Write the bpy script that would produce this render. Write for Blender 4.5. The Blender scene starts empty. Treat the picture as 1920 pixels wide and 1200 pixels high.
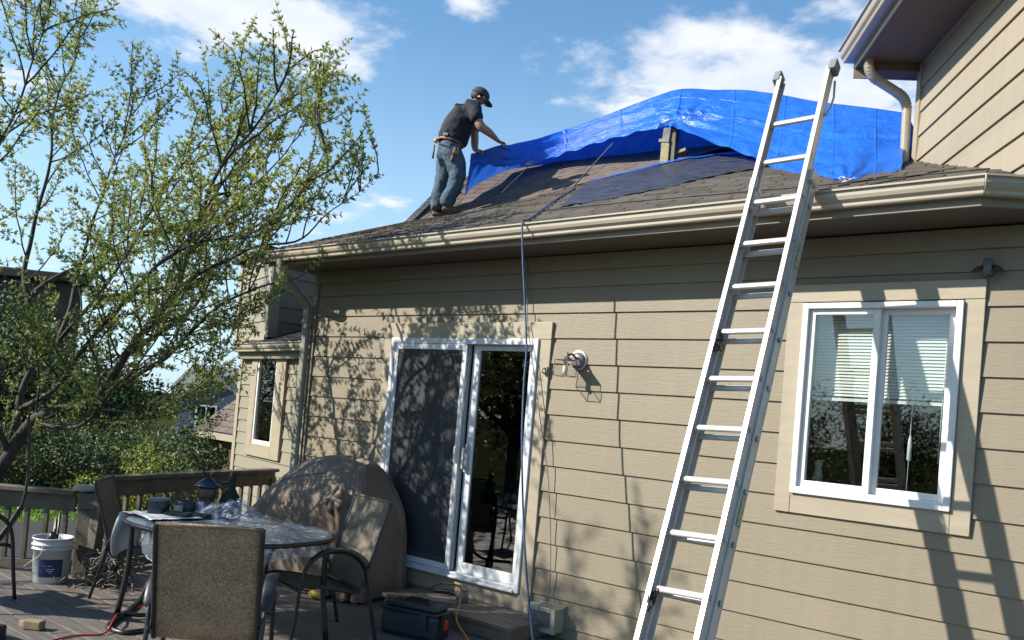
import bpy, bmesh, math, random
import numpy as np
from mathutils import Vector, Matrix, noise
R = math.radians
SC = bpy.context.scene
COL = SC.collection

# ---------------------------------------------------------------- camera
cam = bpy.data.objects.new('camera', bpy.data.cameras.new('camera'))
COL.objects.link(cam); SC.camera = cam
yaw, pitch, roll = -0.696, 0.0253, 0.0837
f_ = Vector((math.sin(yaw)*math.cos(pitch), math.cos(yaw)*math.cos(pitch), math.sin(pitch)))
r_ = Vector((math.cos(yaw), -math.sin(yaw), 0)); u_ = r_.cross(f_)
rr = math.cos(roll)*r_ + math.sin(roll)*u_; uu = -math.sin(roll)*r_ + math.cos(roll)*u_
M = Matrix((rr, uu, -f_)).transposed().to_4x4(); M.translation = Vector((0, -5.5649, 1.6646))
cam.matrix_world = M
cam.data.sensor_width = 36; cam.data.lens = 1632.6/1920*36
cam.data.shift_x = (960-948.97)/1920; cam.data.shift_y = (740.1-600)/1920
cam.data.clip_end = 3000; cam.data.clip_start = .05

# ---------------------------------------------------------------- sky, sun, exposure
SUNV = Vector((-.49, -.57, .475)).normalized()      # towards the sun
sun = bpy.data.objects.new('sun', bpy.data.lights.new('sun', 'SUN')); COL.objects.link(sun)
sun.rotation_euler = SUNV.to_track_quat('Z', 'Y').to_euler()
sun.data.energy = 5.0; sun.data.angle = R(.53); sun.data.color = (1, .94, .84)
W = bpy.data.worlds.new('World'); SC.world = W; W.use_nodes = True
def N(nt, t, **k):
    n = nt.nodes.new(t)
    for a, b in k.items():
        if a == 'ins':
            for i, v in b.items():
                n.inputs[i].default_value = v
        else: setattr(n, a, b)
    return n
def mth(nt, op, a, b=None, c=None, clamp=False):
    n = nt.nodes.new('ShaderNodeMath'); n.operation = op; n.use_clamp = clamp
    for i, v in enumerate((a, b, c)):
        if v is None: continue
        if isinstance(v, (int, float)): n.inputs[i].default_value = v
        else: nt.links.new(v, n.inputs[i])
    return n.outputs[0]
def mixc(nt, fac, a, b):
    n = nt.nodes.new('ShaderNodeMix'); n.data_type = 'RGBA'
    for s, v in ((0, fac), (6, a), (7, b)):
        if isinstance(v, (int, float)): n.inputs[s].default_value = v
        elif isinstance(v, (tuple, list)): n.inputs[s].default_value = (*v[:3], 1)
        else: nt.links.new(v, n.inputs[s])
    return n.outputs[2]
def ramp(nt, fac, a, b, lo=(0, 0, 0), hi=(1, 1, 1)):
    n = nt.nodes.new('ShaderNodeMapRange'); n.interpolation_type = 'SMOOTHSTEP'
    nt.links.new(fac, n.inputs[0]); n.inputs[1].default_value = a; n.inputs[2].default_value = b
    return n.outputs[0]
def build_world():
    nt = W.node_tree; nt.nodes.clear()
    out = N(nt, 'ShaderNodeOutputWorld'); bg = N(nt, 'ShaderNodeBackground', ins={1: 1.0})
    sky = N(nt, 'ShaderNodeTexSky', sky_type='NISHITA', sun_disc=False)
    sky.sun_elevation = math.asin(SUNV.z); sky.sun_rotation = math.atan2(SUNV.x, SUNV.y)
    sky.altitude = 0; sky.air_density = 1.0; sky.dust_density = .6; sky.ozone_density = 1.0
    sc = N(nt, 'ShaderNodeVectorMath', operation='SCALE', ins={3: SKY_STRENGTH})
    tint = N(nt, 'ShaderNodeVectorMath', operation='MULTIPLY'); tint.inputs[1].default_value = (.78, 1.08, 1.20); nt.links.new(sky.outputs[0], tint.inputs[0]); nt.links.new(tint.outputs[0], sc.inputs[0])
    tc = N(nt, 'ShaderNodeTexCoord'); nrm = N(nt, 'ShaderNodeVectorMath', operation='NORMALIZE')
    nt.links.new(tc.outputs['Generated'], nrm.inputs[0])
    sep = N(nt, 'ShaderNodeSeparateXYZ'); nt.links.new(nrm.outputs[0], sep.inputs[0])
    x, y, z = sep.outputs
    az = mth(nt, 'ARCTAN2', x, y); el = mth(nt, 'ARCSINE', z)
    zz = mth(nt, 'ADD', mth(nt, 'MAXIMUM', z, 0.0), .12)
    px = mth(nt, 'DIVIDE', x, zz); py = mth(nt, 'DIVIDE', y, zz)
    comb = N(nt, 'ShaderNodeCombineXYZ'); nt.links.new(px, comb.inputs[0]); nt.links.new(py, comb.inputs[1])
    n1 = N(nt, 'ShaderNodeTexNoise', ins={2: 5.5, 3: 7, 4: .58, 5: 2.1}); nt.links.new(comb.outputs[0], n1.inputs[0])
    n1.inputs['Distortion'].default_value = .12
    n2 = N(nt, 'ShaderNodeTexNoise', ins={2: 2.1, 3: 4, 4: .5}); nt.links.new(comb.outputs[0], n2.inputs[0])
    # clouds: (azimuth, elevation, half widths, weight) in degrees
    blobs = [(-62, 22.7, 9, 3.0, 1.4), (-55.5, 22.6, 6, 2.6, 1.2), (-68, 21.5, 5, 2, .5), (-24, 20.5, 11, 4.2, 1.5), (-17, 17.0, 9, 4.5, 1.6), (-16, 24.5, 7, 2.5, 1.0), (-31, 22.5, 7, 3.2, 1.15),
             (-49.9, 23.2, 1.7, .9, .65), (-44.5, 25.4, 2.6, 1.0, .7), (-36.2, 22.1, 1.3, .5, .5), (-38.0, 20.5, .9, .9, .5), (-51.5, 12.4, 5.5, 1.5, .75),
             (-58.5, 12, 3.5, 1.3, .55), (-62, 5, 14, 5, .5), (-75, 16, 10, 5, .5), (30, 24, 30, 7, .6), (175, 14, 30, 2.5, .5)]
    acc = None
    for a, e, ra, re, w in blobs:
        da = mth(nt, 'DIVIDE', mth(nt, 'SUBTRACT', az, R(a)), R(ra)); de = mth(nt, 'DIVIDE', mth(nt, 'SUBTRACT', el, R(e)), R(re))
        s = mth(nt, 'ADD', mth(nt, 'MULTIPLY', da, da), mth(nt, 'MULTIPLY', de, de))
        g = mth(nt, 'MULTIPLY', mth(nt, 'EXPONENT', mth(nt, 'MULTIPLY', s, -.9)), w)
        acc = g if acc is None else mth(nt, 'MAXIMUM', acc, g)
    d = mth(nt, 'ADD', acc, mth(nt, 'MULTIPLY', mth(nt, 'SUBTRACT', n1.outputs[0], .5), 2.6))
    d = mth(nt, 'ADD', d, mth(nt, 'MULTIPLY', mth(nt, 'SUBTRACT', n2.outputs[0], .5), .9))
    m = ramp(nt, d, .38, 1.15)
    m = mth(nt, 'MULTIPLY', m, .84)
    shade = ramp(nt, n1.outputs[0], .3, .75)
    ccol = mixc(nt, shade, (CL*.78, CL*.83, CL*.93), (CL*1.0, CL*1.0, CL*1.02))
    # pale band low over the horizon
    hz = mth(nt, 'SUBTRACT', 1.0, ramp(nt, el, R(0), R(26))); hz = mth(nt, 'MULTIPLY', hz, .72)
    base = mixc(nt, hz, sc.outputs[0], (CL*.62, CL*.82, CL*1.0))
    base = mixc(nt, m, base, ccol)
    nt.links.new(base, bg.inputs[0]); nt.links.new(bg.outputs[0], out.inputs[0])
SKY_STRENGTH = .097; CL = .62
build_world()
SC.view_settings.view_transform = 'Standard'; SC.view_settings.look = 'None'
SC.view_settings.exposure = .86; SC.view_settings.gamma = 1

# ---------------------------------------------------------------- materials
AF = .78
def mat(name, col, rough=.6, var=.12, scale=8, bump=0., bscale=40, stretch=(1, 1, 1), metal=0., spec=.5, col2=None, detail=6, transl=0., sheen=0.):
    m = bpy.data.materials.new(name); m.use_nodes = True; nt = m.node_tree
    col = tuple(c*AF for c in col)
    b = nt.nodes['Principled BSDF']; b.inputs['Roughness'].default_value = rough; b.inputs['Metallic'].default_value = metal
    b.inputs['Specular IOR Level'].default_value = spec
    tc = N(nt, 'ShaderNodeTexCoord'); mp = N(nt, 'ShaderNodeMapping'); mp.inputs['Scale'].default_value = stretch
    nt.links.new(tc.outputs['Object'], mp.inputs[0])
    n = N(nt, 'ShaderNodeTexNoise', ins={2: scale, 3: detail, 4: .6}); nt.links.new(mp.outputs[0], n.inputs[0])
    c1 = tuple(max(0, c*(1-var)) for c in col); c2 = col2 or tuple(c*(1+var) for c in col)
    f = ramp(nt, n.outputs[0], .3, .7)
    cc = mixc(nt, f, c1, c2); nt.links.new(cc, b.inputs['Base Color'])
    if bump:
        n2 = N(nt, 'ShaderNodeTexNoise', ins={2: bscale, 3: 5, 4: .6}); nt.links.new(mp.outputs[0], n2.inputs[0])
        bp = N(nt, 'ShaderNodeBump', ins={0: bump, 1: .01}); nt.links.new(n2.outputs[0], bp.inputs['Height']); nt.links.new(bp.outputs[0], b.inputs['Normal'])
    if transl:
        t = N(nt, 'ShaderNodeBsdfTranslucent'); mx = N(nt, 'ShaderNodeMixShader', ins={0: transl}); nt.links.new(cc, t.inputs[0])
        nt.links.new(b.outputs[0], mx.inputs[1]); nt.links.new(t.outputs[0], mx.inputs[2]); nt.links.new(mx.outputs[0], nt.nodes['Material Output'].inputs[0])
    m['bsdf'] = b.name
    return m
MT = {}
def siding_mat(name, col, grain=.26):
    """painted fibre-cement lap boards: woodgrain relief, slight board-to-board tone, dirt"""
    col = tuple(c*AF for c in col)
    m = bpy.data.materials.new(name); m.use_nodes = True; nt = m.node_tree; b = nt.nodes['Principled BSDF']
    b.inputs['Roughness'].default_value = .55; b.inputs['Specular IOR Level'].default_value = .35
    tc = N(nt, 'ShaderNodeTexCoord'); mp = N(nt, 'ShaderNodeMapping'); mp.inputs['Scale'].default_value = (1.1, 1.1, 11)
    nt.links.new(tc.outputs['Object'], mp.inputs[0])
    g = N(nt, 'ShaderNodeTexNoise', ins={2: 7, 3: 8, 4: .65}); nt.links.new(mp.outputs[0], g.inputs[0]); g.inputs['Distortion'].default_value = 1.2
    bp = N(nt, 'ShaderNodeBump', ins={0: grain, 1: .012}); nt.links.new(g.outputs[0], bp.inputs['Height']); nt.links.new(bp.outputs[0], b.inputs['Normal'])
    sep = N(nt, 'ShaderNodeSeparateXYZ'); nt.links.new(tc.outputs['Object'], sep.inputs[0])
    row = mth(nt, 'FLOOR', mth(nt, 'DIVIDE', mth(nt, 'SUBTRACT', sep.outputs[2], 2.73), .203))
    wn = N(nt, 'ShaderNodeTexWhiteNoise', noise_dimensions='1D'); nt.links.new(row, wn.inputs['W'])
    n2 = N(nt, 'ShaderNodeTexNoise', ins={2: 1.3, 3: 5}); nt.links.new(tc.outputs['Object'], n2.inputs[0])
    v = mth(nt, 'ADD', mth(nt, 'MULTIPLY', wn.outputs[0], .07), mth(nt, 'MULTIPLY', n2.outputs[0], .16))
    v = mth(nt, 'ADD', v, .86); v = mth(nt, 'ADD', v, mth(nt, 'MULTIPLY', mth(nt, 'SUBTRACT', g.outputs[0], .5), .10))
    mps = N(nt, 'ShaderNodeMapping'); mps.inputs['Scale'].default_value = (7, 7, .45); nt.links.new(tc.outputs['Object'], mps.inputs[0]); ns = N(nt, 'ShaderNodeTexNoise', ins={2: 2.0, 3: 5}); nt.links.new(mps.outputs[0], ns.inputs[0]); v = mth(nt, 'ADD', v, mth(nt, 'MULTIPLY', mth(nt, 'SUBTRACT', ns.outputs[0], .5), .16))
    s = N(nt, 'ShaderNodeVectorMath', operation='SCALE'); s.inputs[0].default_value = col; nt.links.new(v, s.inputs[3])
    nt.links.new(s.outputs[0], b.inputs['Base Color'])
    return m
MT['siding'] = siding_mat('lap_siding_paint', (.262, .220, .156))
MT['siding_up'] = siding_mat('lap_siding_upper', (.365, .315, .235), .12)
MT['siding_wing'] = siding_mat('lap_siding_wing', (.30, .27, .20), .2)
MT['trim'] = mat('trim_paint', (.385, .328, .240), .5, .07, 3, .12, 60, (1, 1, 6))
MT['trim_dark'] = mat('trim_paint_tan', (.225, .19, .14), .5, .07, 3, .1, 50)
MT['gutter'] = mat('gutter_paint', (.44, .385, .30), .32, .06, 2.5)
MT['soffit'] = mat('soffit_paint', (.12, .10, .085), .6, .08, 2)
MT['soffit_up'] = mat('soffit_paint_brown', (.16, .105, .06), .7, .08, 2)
MT['dspout'] = mat('downspout_paint', (.30, .285, .25), .35, .1, 5)
MT['white'] = mat('white_vinyl', (.80, .80, .80), .3, .04, 5)
MT['alu_white'] = mat('white_aluminium', (.70, .72, .75), .28, .08, 7)
MT['alu'] = mat('aluminium', (.68, .66, .62), .38, .10, 9, .1, 90, (1, 1, .2), metal=.35, spec=.7)
MT['alu_dull'] = mat('aluminium_dull', (.55, .55, .56), .5, .16, 12, .1, 90, metal=.3)
MT['rubber'] = mat('grey_rubber', (.20, .215, .23), .7, .1, 9)
MT['black'] = mat('black_metal', (.018, .018, .02), .38, .2, 12)
MT['blackp'] = mat('black_plastic', (.02, .022, .026), .45, .2, 12, .1, 60)
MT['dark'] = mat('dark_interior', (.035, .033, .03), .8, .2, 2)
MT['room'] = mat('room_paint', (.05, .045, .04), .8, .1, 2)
MT['bark'] = mat('bark', (.060, .050, .042), .9, .4, 14, .8, 30, (1, 1, .3))
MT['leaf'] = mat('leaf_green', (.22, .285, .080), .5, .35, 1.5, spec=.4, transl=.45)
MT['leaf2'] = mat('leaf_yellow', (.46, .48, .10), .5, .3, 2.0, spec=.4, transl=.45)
MT['leafd'] = mat('leaf_dark', (.030, .055, .018), .55, .4, 1.2, transl=.25)
MT['leafb'] = mat('leaf_bush', (.22, .28, .04), .55, .4, 3, transl=.35)
MT['deck'] = mat('deck_wood', (.155, .132, .118), .65, .28, 5, .35, 40, (.5, 7, 1))
MT['deckd'] = mat('deck_step_wood', (.16, .125, .10), .65, .25, 5, .3, 40, (.5, 5, 1))
MT['rail'] = mat('rail_wood', (.135, .115, .085), .75, .25, 6, .3, 40, (1, 1, 1))
MT['cover'] = mat('cover_vinyl', (.185, .135, .105), .6, .08, 3, .5, 9)
MT['navy'] = mat('navy_plastic', (.014, .026, .045), .38, .15, 6)
MT['red'] = mat('red_plastic', (.55, .04, .02), .45, .1, 6)
MT['concrete'] = mat('foundation', (.3, .28, .25), .85, .15, 5, .3, 40)
MT['felt'] = mat('roof_felt', (.042, .040, .052), .42, .6, 3.5, 1., 9, (1, 6, 6))
MT['wood'] = mat('raw_wood', (.32, .24, .14), .75, .2, 6, .3, 30, (1, 1, .2))
MT['cloth'] = mat('white_cloth', (.55, .57, .62), .85, .1, 8, .3, 30)
MT['bucketw'] = mat('bucket_plastic', (.62, .66, .70), .4, .06, 6)
MT['label'] = mat('bucket_label', (.02, .03, .12), .4, .3, 20)
MT['stone'] = mat('rock', (.24, .23, .21), .9, .35, 4, .6, 14)
MT['skin'] = mat('skin', (.42, .22, .15), .5, .08, 12)
MT['shirt'] = mat('navy_cotton', (.014, .015, .028), .85, .25, 10, .5, 18)
MT['denim'] = mat('denim', (.055, .095, .14), .85, .3, 9, .6, 22)
MT['cap'] = mat('cap_fabric', (.035, .045, .042), .8, .15, 15)
MT['hair'] = mat('hair', (.02, .013, .01), .7, .2, 40)
MT['shoe'] = mat('shoe_leather', (.11, .075, .05), .7, .25, 20)
MT['leather'] = mat('tool_leather', (.26, .11, .05), .6, .2, 15)
MT['yellow'] = mat('yellow_plastic', (.65, .42, .03), .45, .1, 10)
MT['orange'] = mat('orange_hose', (.62, .20, .03), .4, .1, 10)
MT['hosered'] = mat('red_hose', (.42, .03, .025), .4, .1, 10)
MT['hoseblack'] = mat('black_hose', (.02, .02, .02), .4, .1, 10)
MT['rope'] = mat('blue_rope', (.045, .10, .20), .6, .5, 90, .4, 120)
MT['cord'] = mat('grey_cord', (.14, .13, .14), .6, .3, 60)
MT['blind'] = mat('blind_white', (.72, .74, .70), .5, .03, 6)
MT['brown_wall'] = mat('brown_siding', (.085, .065, .05), .8, .2, 3, .3, 20)
MT['blue_wall'] = mat('slate_blue_siding', (.075, .10, .15), .7, .15, 2)
MT['dist_roof'] = mat('distant_shingles', (.15, .17, .15), .85, .3, 5)
MT['grass'] = mat('lawn', (.17, .32, .03), .8, .35, 4, .5, 30)
MT['soil'] = mat('garden_ground', (.045, .055, .022), 1.0, .5, 1.2, .5, 20, spec=.0)
MT['vine'] = mat('dry_vine', (.24, .20, .16), .85, .3, 20)
MT['ceramic'] = mat('brown_ceramic', (.12, .075, .05), .35, .2, 8)
MT['blueglaze'] = mat('blue_glaze', (.02, .035, .085), .25, .2, 8)
MT['bulb'] = mat('frosted_bulb', (.75, .72, .62), .3, .03, 8)
MT['shadegrey'] = mat('lamp_grey_metal', (.17, .15, .155), .4, .1, 9)
MT['beige'] = mat('beige_plastic', (.40, .37, .30), .45, .06, 9)
MT['grey'] = mat('grey_plastic', (.13, .14, .15), .45, .1, 9)

def shingles(name, ca, cb, cc, rowh=.118, w=.28, bump=.8):
    ca, cb, cc = [tuple(q*AF for q in k) for k in (ca, cb, cc)]
    m = bpy.data.materials.new(name); m.use_nodes = True; nt = m.node_tree; b = nt.nodes['Principled BSDF']
    b.inputs['Roughness'].default_value = .9; b.inputs['Specular IOR Level'].default_value = .25
    uv = N(nt, 'ShaderNodeUVMap'); mp = N(nt, 'ShaderNodeMapping'); nt.links.new(uv.outputs[0], mp.inputs[0])
    wob = N(nt, 'ShaderNodeTexNoise', ins={2: 9, 3: 3}); nt.links.new(uv.outputs[0], wob.inputs[0])
    add = N(nt, 'ShaderNodeVectorMath', operation='MULTIPLY_ADD'); nt.links.new(wob.outputs[1], add.inputs[0]); add.inputs[1].default_value = (.035, .010, 0); nt.links.new(mp.outputs[0], add.inputs[2])
    br = N(nt, 'ShaderNodeTexBrick'); br.offset = .37; br.squash = .8; br.squash_frequency = 3
    nt.links.new(add.outputs[0], br.inputs[0])
    br.inputs['Scale'].default_value = 1; br.inputs['Mortar Size'].default_value = .007; br.inputs['Mortar Smooth'].default_value = .3
    br.inputs['Brick Width'].default_value = w; br.inputs['Row Height'].default_value = rowh; br.inputs['Bias'].default_value = 0
    br.inputs['Color1'].default_value = (*ca, 1); br.inputs['Color2'].default_value = (*cb, 1); br.inputs['Mortar'].default_value = (*cc, 1)
    n = N(nt, 'ShaderNodeTexNoise', ins={2: 160, 3: 4}); nt.links.new(uv.outputs[0], n.inputs[0])
    n3 = N(nt, 'ShaderNodeTexNoise', ins={2: 2.2, 3: 4}); nt.links.new(uv.outputs[0], n3.inputs[0])
    v = mth(nt, 'ADD', mth(nt, 'MULTIPLY', n.outputs[0], .7), mth(nt, 'ADD', mth(nt, 'MULTIPLY', n3.outputs[0], .5), .4))
    s = N(nt, 'ShaderNodeVectorMath', operation='SCALE'); nt.links.new(br.outputs[0], s.inputs[0]); nt.links.new(v, s.inputs[3]); nt.links.new(s.outputs[0], b.inputs[0])
    h = mth(nt, 'ADD', mth(nt, 'MULTIPLY', br.outputs['Fac'], -1.2), mth(nt, 'MULTIPLY', n.outputs[0], .5))
    bp = N(nt, 'ShaderNodeBump', ins={0: bump, 1: .012}); nt.links.new(h, bp.inputs['Height']); nt.links.new(bp.outputs[0], b.inputs['Normal'])
    return m
MT['sh_low'] = shingles('shingles_weathered', (.092, .079, .068), (.150, .130, .110), (.025, .021, .018))
MT['sh_up'] = shingles('shingles_brown', (.165, .125, .108), (.215, .165, .142), (.045, .034, .03), .13, .28)
MT['sh_dark'] = shingles('shingles_dark', (.045, .042, .045), (.07, .065, .065), (.02, .02, .02))

def tarp_mat():
    m = bpy.data.materials.new('blue_tarpaulin'); m.use_nodes = True; nt = m.node_tree; b = nt.nodes['Principled BSDF']
    b.inputs['Roughness'].default_value = .27; b.inputs['Specular IOR Level'].default_value = .8
    uv = N(nt, 'ShaderNodeUVMap')
    n = N(nt, 'ShaderNodeTexNoise', ins={2: 3.4, 3: 7, 4: .62}); nt.links.new(uv.outputs[0], n.inputs[0]); n.inputs['Distortion'].default_value = 1.4
    n4 = N(nt, 'ShaderNodeTexNoise', ins={2: 11, 3: 5, 4: .6}); nt.links.new(uv.outputs[0], n4.inputs[0]); n4.inputs['Distortion'].default_value = 2.2
    rdg = mth(nt, 'ABSOLUTE', mth(nt, 'SUBTRACT', n4.outputs[0], .5))
    c = mixc(nt, ramp(nt, n.outputs[0], .3, .7), (.010, .12, .66), (.022, .18, .80))
    nt.links.new(c, b.inputs[0])
    h = mth(nt, 'ADD', mth(nt, 'MULTIPLY', n.outputs[0], 1.0), mth(nt, 'MULTIPLY', rdg, -.8))
    sx_ = N(nt, 'ShaderNodeSeparateXYZ'); nt.links.new(uv.outputs[0], sx_.inputs[0])
    for o_, fq in ((sx_.outputs[0], 1.35), (sx_.outputs[1], 1.6)):
        fr_ = mth(nt, 'ABSOLUTE', mth(nt, 'SUBTRACT', mth(nt, 'FRACT', mth(nt, 'ADD', mth(nt, 'MULTIPLY', o_, fq), mth(nt, 'MULTIPLY', n.outputs[0], .06))), .5))
        h = mth(nt, 'ADD', h, mth(nt, 'MULTIPLY', mth(nt, 'SUBTRACT', 1.0, ramp(nt, fr_, 0, .03)), .35))
    wv = N(nt, 'ShaderNodeTexWave', ins={1: 150.0, 2: .0}); nt.links.new(uv.outputs[0], wv.inputs[0])
    bp = N(nt, 'ShaderNodeBump', ins={0: .65, 1: .035}); nt.links.new(h, bp.inputs['Height']); nt.links.new(bp.outputs[0], b.inputs['Normal'])
    t = N(nt, 'ShaderNodeBsdfTranslucent'); nt.links.new(c, t.inputs[0]); mx = N(nt, 'ShaderNodeMixShader', ins={0: .22})
    nt.links.new(b.outputs[0], mx.inputs[1]); nt.links.new(t.outputs[0], mx.inputs[2]); nt.links.new(mx.outputs[0], nt.nodes['Material Output'].inputs[0])
    return m
MT['tarp'] = tarp_mat()
def glass_mat(name, tint, refl=1.45, base=.0):
    m = bpy.data.materials.new(name); m.use_nodes = True; nt = m.node_tree; nt.nodes.remove(nt.nodes['Principled BSDF'])
    g = N(nt, 'ShaderNodeBsdfGlossy', ins={1: .015}); g.inputs[0].default_value = (1, 1, 1, 1)
    t = N(nt, 'ShaderNodeBsdfTransparent'); t.inputs[0].default_value = (*tint, 1)
    lw_ = N(nt, 'ShaderNodeLayerWeight', ins={0: .5}); f0 = ((refl-1)/(refl+1))**2*2+base; f = mth(nt, 'ADD', mth(nt, 'MULTIPLY', mth(nt, 'POWER', lw_.outputs['Facing'], 5.0), 1-f0), f0, clamp=True)
    mx = N(nt, 'ShaderNodeMixShader'); nt.links.new(f, mx.inputs[0]); nt.links.new(t.outputs[0], mx.inputs[1]); nt.links.new(g.outputs[0], mx.inputs[2])
    nt.links.new(mx.outputs[0], nt.nodes['Material Output'].inputs[0]); return m
MT['glass'] = glass_mat('window_glass', (.84, .88, .86), 1.5, .06)
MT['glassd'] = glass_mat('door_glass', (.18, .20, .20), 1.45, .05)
MT['glassc'] = glass_mat('clear_glass', (.97, .975, .97), 1.15, 0)
def screen_mat():
    m = bpy.data.materials.new('insect_screen'); m.use_nodes = True; nt = m.node_tree; b = nt.nodes['Principled BSDF']
    b.inputs[0].default_value = (.05, .054, .06, 1); b.inputs['Roughness'].default_value = .7
    t = N(nt, 'ShaderNodeBsdfTransparent'); mx = N(nt, 'ShaderNodeMixShader', ins={0: .55})
    nt.links.new(t.outputs[0], mx.inputs[1]); nt.links.new(b.outputs[0], mx.inputs[2]); nt.links.new(mx.outputs[0], nt.nodes['Material Output'].inputs[0]); return m
MT['screen'] = screen_mat()
def sling_mat(name, c1, c2, dark):
    m = bpy.data.materials.new(name); m.use_nodes = True; nt = m.node_tree; b = nt.nodes['Principled BSDF']
    b.inputs['Roughness'].default_value = .75
    tc = N(nt, 'ShaderNodeTexCoord')
    w1 = N(nt, 'ShaderNodeTexNoise', ins={2: 1.0, 3: 2}); mp1 = N(nt, 'ShaderNodeMapping'); mp1.inputs['Scale'].default_value = (420, 90, 60); nt.links.new(tc.outputs['Object'], mp1.inputs[0]); nt.links.new(mp1.outputs[0], w1.inputs[0])
    w2 = N(nt, 'ShaderNodeTexNoise', ins={2: 1.0, 3: 2}); mp2 = N(nt, 'ShaderNodeMapping'); mp2.inputs['Scale'].default_value = (60, 90, 480); nt.links.new(tc.outputs['Object'], mp2.inputs[0]); nt.links.new(mp2.outputs[0], w2.inputs[0])
    s = mth(nt, 'ADD', w1.outputs[0], w2.outputs[0])
    n3 = N(nt, 'ShaderNodeTexNoise', ins={2: 5, 3: 3}); nt.links.new(tc.outputs['Object'], n3.inputs[0])
    s = mth(nt, 'ADD', s, mth(nt, 'MULTIPLY', mth(nt, 'SUBTRACT', n3.outputs[0], .5), .25))
    c = mixc(nt, ramp(nt, s, .8, 1.2), c1, c2); nt.links.new(c, b.inputs[0])
    bp = N(nt, 'ShaderNodeBump', ins={0: .5, 1: .003}); nt.links.new(s, bp.inputs['Height']); nt.links.new(bp.outputs[0], b.inputs['Normal'])
    t = N(nt, 'ShaderNodeBsdfTranslucent'); nt.links.new(c, t.inputs[0]); mx = N(nt, 'ShaderNodeMixShader', ins={0: .25})
    nt.links.new(b.outputs[0], mx.inputs[1]); nt.links.new(t.outputs[0], mx.inputs[2]); nt.links.new(mx.outputs[0], nt.nodes['Material Output'].inputs[0])
    return m
MT['sling'] = sling_mat('sling_fabric', (.20, .125, .075), (.56, .40, .25), .3)
MT['slingg'] = sling_mat('sling_fabric_worn', (.10, .082, .060), (.27, .23, .17), .3)
def film_mat():
    m = bpy.data.materials.new('clear_plastic_film'); m.use_nodes = True; nt = m.node_tree; b = nt.nodes['Principled BSDF']
    b.inputs[0].default_value = (.55, .62, .75, 1); b.inputs['Roughness'].default_value = .12; b.inputs['Specular IOR Level'].default_value = .9
    tc = N(nt, 'ShaderNodeTexCoord'); n = N(nt, 'ShaderNodeTexNoise', ins={2: 3.6, 3: 4, 4: .55}); n.inputs['Distortion'].default_value = 1.8; nt.links.new(tc.outputs['Object'], n.inputs[0])
    rd = mth(nt, 'ABSOLUTE', mth(nt, 'SUBTRACT', n.outputs[0], .5))
    bp = N(nt, 'ShaderNodeBump', ins={0: 1., 1: .04}); nt.links.new(rd, bp.inputs['Height']); nt.links.new(bp.outputs[0], b.inputs['Normal'])
    fac = mth(nt, 'ADD', mth(nt, 'MULTIPLY', mth(nt, 'SUBTRACT', 1.0, ramp(nt, rd, .0, .028)), .6), .16)
    t = N(nt, 'ShaderNodeBsdfTransparent'); mx = N(nt, 'ShaderNodeMixShader'); nt.links.new(fac, mx.inputs[0])
    nt.links.new(t.outputs[0], mx.inputs[1]); nt.links.new(b.outputs[0], mx.inputs[2]); nt.links.new(mx.outputs[0], nt.nodes['Material Output'].inputs[0]); return m
MT['film'] = film_mat()
MT['table'] = mat('table_glass_grey', (.12, .13, .14), .25, .2, 3)

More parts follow.
